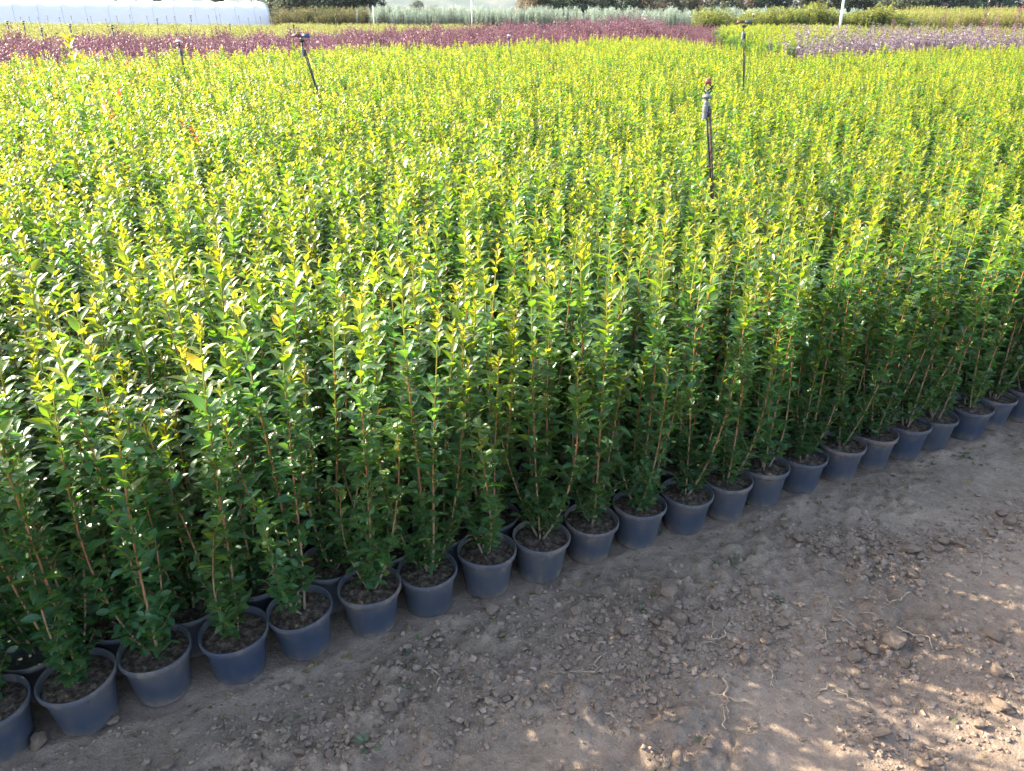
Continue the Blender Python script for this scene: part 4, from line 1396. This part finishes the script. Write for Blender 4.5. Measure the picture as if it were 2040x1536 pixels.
def crown_mesh(seed, mat, rx, rz, zc, clumps=46, per=60, ls=0.22):
    rg = random.Random(seed)
    mb = MB()
    sh = leaf_shape(0.5, 0.2, 0.2)
    for c in range(clumps):
        while True:
            q = np.array([rg.uniform(-1, 1) for _ in range(3)])
            if 0.3 < np.linalg.norm(q) < 1: break
        cp = q * np.array([rx, rx, rz]) + np.array([0, 0, zc])
        cr = rg.uniform(0.35, 0.7) * rx * 0.45
        tone = rg.uniform(0.1, 0.9)
        for _ in range(per):
            d = np.array([rg.gauss(0, 1) for _ in range(3)]); d /= np.linalg.norm(d)
            p = cp + d * cr * rg.uniform(0.5, 1.0) ** 0.5
            e = np.array([rg.gauss(0, 1), rg.gauss(0, 1), rg.gauss(0.2, .8)])
            mb.add((sh[0] * ls * rg.uniform(0.6, 1.4)) @ frame(e, np.array([0.1, 0.2, 1.0]), rg.gauss(0, .6)).T + p, sh[1], min(1, max(0, tone + rg.gauss(0, .2))), sh[2])
    return mb.mesh('crown', mat)


def trunk_mesh(seed, h, r):
    rg = random.Random(seed)
    mb = MB()
    t = np.linspace(0, 1, 8)
    c = np.stack([0.25 * np.sin(2 * t + seed), 0.2 * np.sin(1.6 * t + 2 * seed) , h * t], -1)
    c[:, :2] -= c[0, :2]
    mb.tube(c, r * (1.15 - 0.75 * t), 9, cap=False)
    for k in range(6):
        s = rg.uniform(0.35, 0.8); p = np.array([np.interp(s, t, c[:, j]) for j in range(3)])
        a = rg.uniform(0, 6.28); l = rg.uniform(0.25, 0.5) * h
        q = np.linspace(0, 1, 5)[:, None]
        mb.tube(p + q * l * np.array([math.cos(a) * .7, math.sin(a) * .7, 0.75]), np.linspace(r * 0.4, r * 0.1, 5), 6, cap=False)
    return mb.mesh('trunk', M_BARK)


TRUNKS = [trunk_mesh(q, 4.5, 0.18) for q in range(3)]
CROWNS = {k: [crown_mesh(60 + q + 10 * z, TM[k], 2.6, 3.2, 3.0, clumps=105, ls=0.30) for q in range(2)] for z, k in enumerate(TREE_COLS)}
TREES = [(570, 122, 1.0, 'olive', 'pale olive tree just right of the white tunnel end'), (612, 126, 1.05, 'olive', 'olive-grey tree second from the white tunnel'), (655, 122, 1.0, 'dark', 'dark evergreen tree above the dry reeds'),
         (700, 124, 1.1, 'dark', 'darkest tree above the right part of the reeds'), (738, 126, 0.9, 'dark', 'dark tree at the right end of the group by the tunnel'),
         (30, 150, 0.8, 'dark', 'dark tree showing just above the tunnel roof at the far left'), (190, 150, 0.82, 'dark', 'dark tree showing above the tunnel roof, second from left'), (330, 150, 0.8, 'dark', 'dark tree above the middle of the tunnel roof'),
         (440, 150, 0.85, 'olive', 'greenish tree above the right half of the tunnel roof'), (535, 152, 0.95, 'dark', 'dark tree behind the right end of the tunnel'), (110, 152, 0.75, 'olive', 'low tree above the tunnel roof between two dark ones'), (255, 152, 0.78, 'teal', 'bluish tree above the tunnel roof'),
         (1058, 128, 0.9, 'tan', 'sunlit tan tree at the left end of the row of far trees'), (1100, 130, 1.0, 'dark', 'dark tree right of the sunlit tan one'), (1145, 128, 1.0, 'dark', 'dark tree above the purple clump'),
         (1185, 132, 1.0, 'olive', 'olive tree between two dark trees over the purple clump'), (1235, 128, 1.05, 'dark', 'dark tree over the right end of the purple clump'), (1290, 130, 1.0, 'tan', 'tan-leaved tree right of the purple clump'),
         (1345, 132, 1.0, 'pale', 'pale shrubby tree over the silver-green row'), (1395, 134, 0.9, 'tan', 'tan shrubby tree over the start of the hedge'), (1440, 130, 1.0, 'olive', 'olive tree above the hedge, left part'),
         (1490, 132, 0.85, 'tan', 'low tan bush-like tree above the hedge'), (1530, 130, 1.05, 'teal', 'dark bluish tree above the hedge middle'), (1590, 132, 1.0, 'pale', 'pale tree left of the slanting white pole'),
         (1640, 130, 1.0, 'olive', 'olive tree close to the slanting white pole'), (1700, 128, 1.0, 'dark', 'dark tree right of the slanting white pole'), (1755, 130, 1.05, 'pale', 'pale grey-green tree above the hedge end'),
         (1810, 126, 1.0, 'olive', 'olive tree at the end of the hedge'), (1865, 126, 1.1, 'teal', 'dark bluish tree behind the red-leaved shrubs'), (1920, 128, 1.05, 'pale', 'pale tree amid the dark ones at the right'),
         (1970, 124, 1.15, 'teal', 'large dark bluish tree near the right picture edge'), (2025, 126, 1.15, 'teal', 'dark bluish tree cut by the right picture edge'),
         (832, 260, 0.85, 'olive', 'lone far tree before the hazy hill'), (866, 300, 0.75, 'pale', 'far pale tree right of the lone far tree'), (905, 290, 0.6, 'olive', 'low far tree left of the white pole'), (768, 250, 0.7, 'pale', 'pale far tree at the left end of the hazy hill')]
for q, (u, d, s, k, lab) in enumerate(TREES):
    p = at_y(u, 40, d)
    root = link('tree', None, loc=(p.x, d, 0)); root.rotation_euler = (0, 0, rng.uniform(0, 6.28))
    a = link('trunk', TRUNKS[q % 3], root); b = link('crown', CROWNS[k][q % 2], root)
    root.scale = (s * 1.1, s * 1.1, s)
    tag(root, lab, 'tree', 'trees along the far side of the nursery')

# white poles
M_POLE = noise_mat('white_pole', [(0.3, (0.62, 0.62, 0.60)), (0.7, (0.78, 0.78, 0.76))], scale=4, rough=0.6)
for u0, v0, u1, v1, d, r, lab in [(940, 24, 939, -20, 95, 0.075, 'white pole standing before the hazy hill'), (1676, 34, 1683, -14, 66, 0.10, 'slanting white pole behind the yellow-topped hedge'),
                                  (744, 30, 743, 12, 97, 0.06, 'short white post at the start of the silver-green row'), (909, 20, 909, 9, 140, 0.12, 'small far white post left of the white pole')]:
    b = at_y(u0, v0, d); t = at_y(u1, v1, d)
    k = t.z / (t.z - b.z) if t.z > b.z else 1
    fx = t.x - (t.x - b.x) * min(k, 3)
    mb = MB(); mb.tube([(0, 0, -0.1), ((t.x - fx) * .5, 0, t.z * .5), (t.x - fx, 0, t.z)], [r, r * .92, r * .85], 10)
    root = link('pole', None, loc=(fx, d, 0))
    link('shaft', mb.mesh('shaft', M_POLE), root)
    mb = MB(); mb.lathe([(r * .9, 0), (r * .95, .02), (r * .95, .06), (r * .3, .11)], 10, (t.x - fx, 0, t.z - 0.02), closed=True)
    link('cap', mb.mesh('cap', M_GREYP), root)
    tag(root, lab, 'pole')

# ------------------------------------------------------------------ the hill
M_HILL = noise_mat('hill_scrub', [(0.35, (0.035, 0.05, 0.03)), (0.55, (0.07, 0.08, 0.05)), (0.7, (0.14, 0.13, 0.10))], scale=0.012, detail=10, rough=0.95, spec=0.1)
hx = np.linspace(-3200, 3200, 160); hy = np.linspace(2300, 4200, 40)
HX, HY = np.meshgrid(hx, hy)
prof = sstep(2300, 3200, HY)
HZ = prof * (170 + 60 * fbm(HX, HY * 0.3, 1100, 3)) + prof * 26 * fbm(HX, HY, 260, 4) - 3
hv = np.stack([HX, HY, HZ], -1).reshape(-1, 3)
ii = np.arange(160 * 40).reshape(40, 160)
hf = np.stack([ii[:-1, :-1], ii[:-1, 1:], ii[1:, 1:], ii[1:, :-1]], -1).reshape(-1, 4)
mb = MB(); mb.add(hv, [tuple(f) for f in hf.tolist()])
tag(link('hills', mb.mesh('hills', M_HILL)), 'hazy hill on the horizon', kind='structure')

# ------------------------------------------------------------------ the air
mb = MB(); mb.box((0, 1500, 197), (14000, 14000, 400))
hz = link('haze', mb.mesh('haze', [], smooth=False))
M_HAZE = bpy.data.materials.new('haze'); M_HAZE.use_nodes = True
nt = M_HAZE.node_tree
for n in list(nt.nodes):
    nt.nodes.remove(n)
out = N(nt, 'ShaderNodeOutputMaterial'); pv = N(nt, 'ShaderNodeVolumePrincipled')
pv.inputs['Color'].default_value = (0.74, 0.84, 1.0, 1)
pv.inputs['Density'].default_value = 0.00008
pv.inputs['Anisotropy'].default_value = 0.0
nt.links.new(pv.outputs[0], out.inputs['Volume'])
hz.data.materials.append(M_HAZE)
tag(hz, 'thin pale haze in the air', kind='stuff')
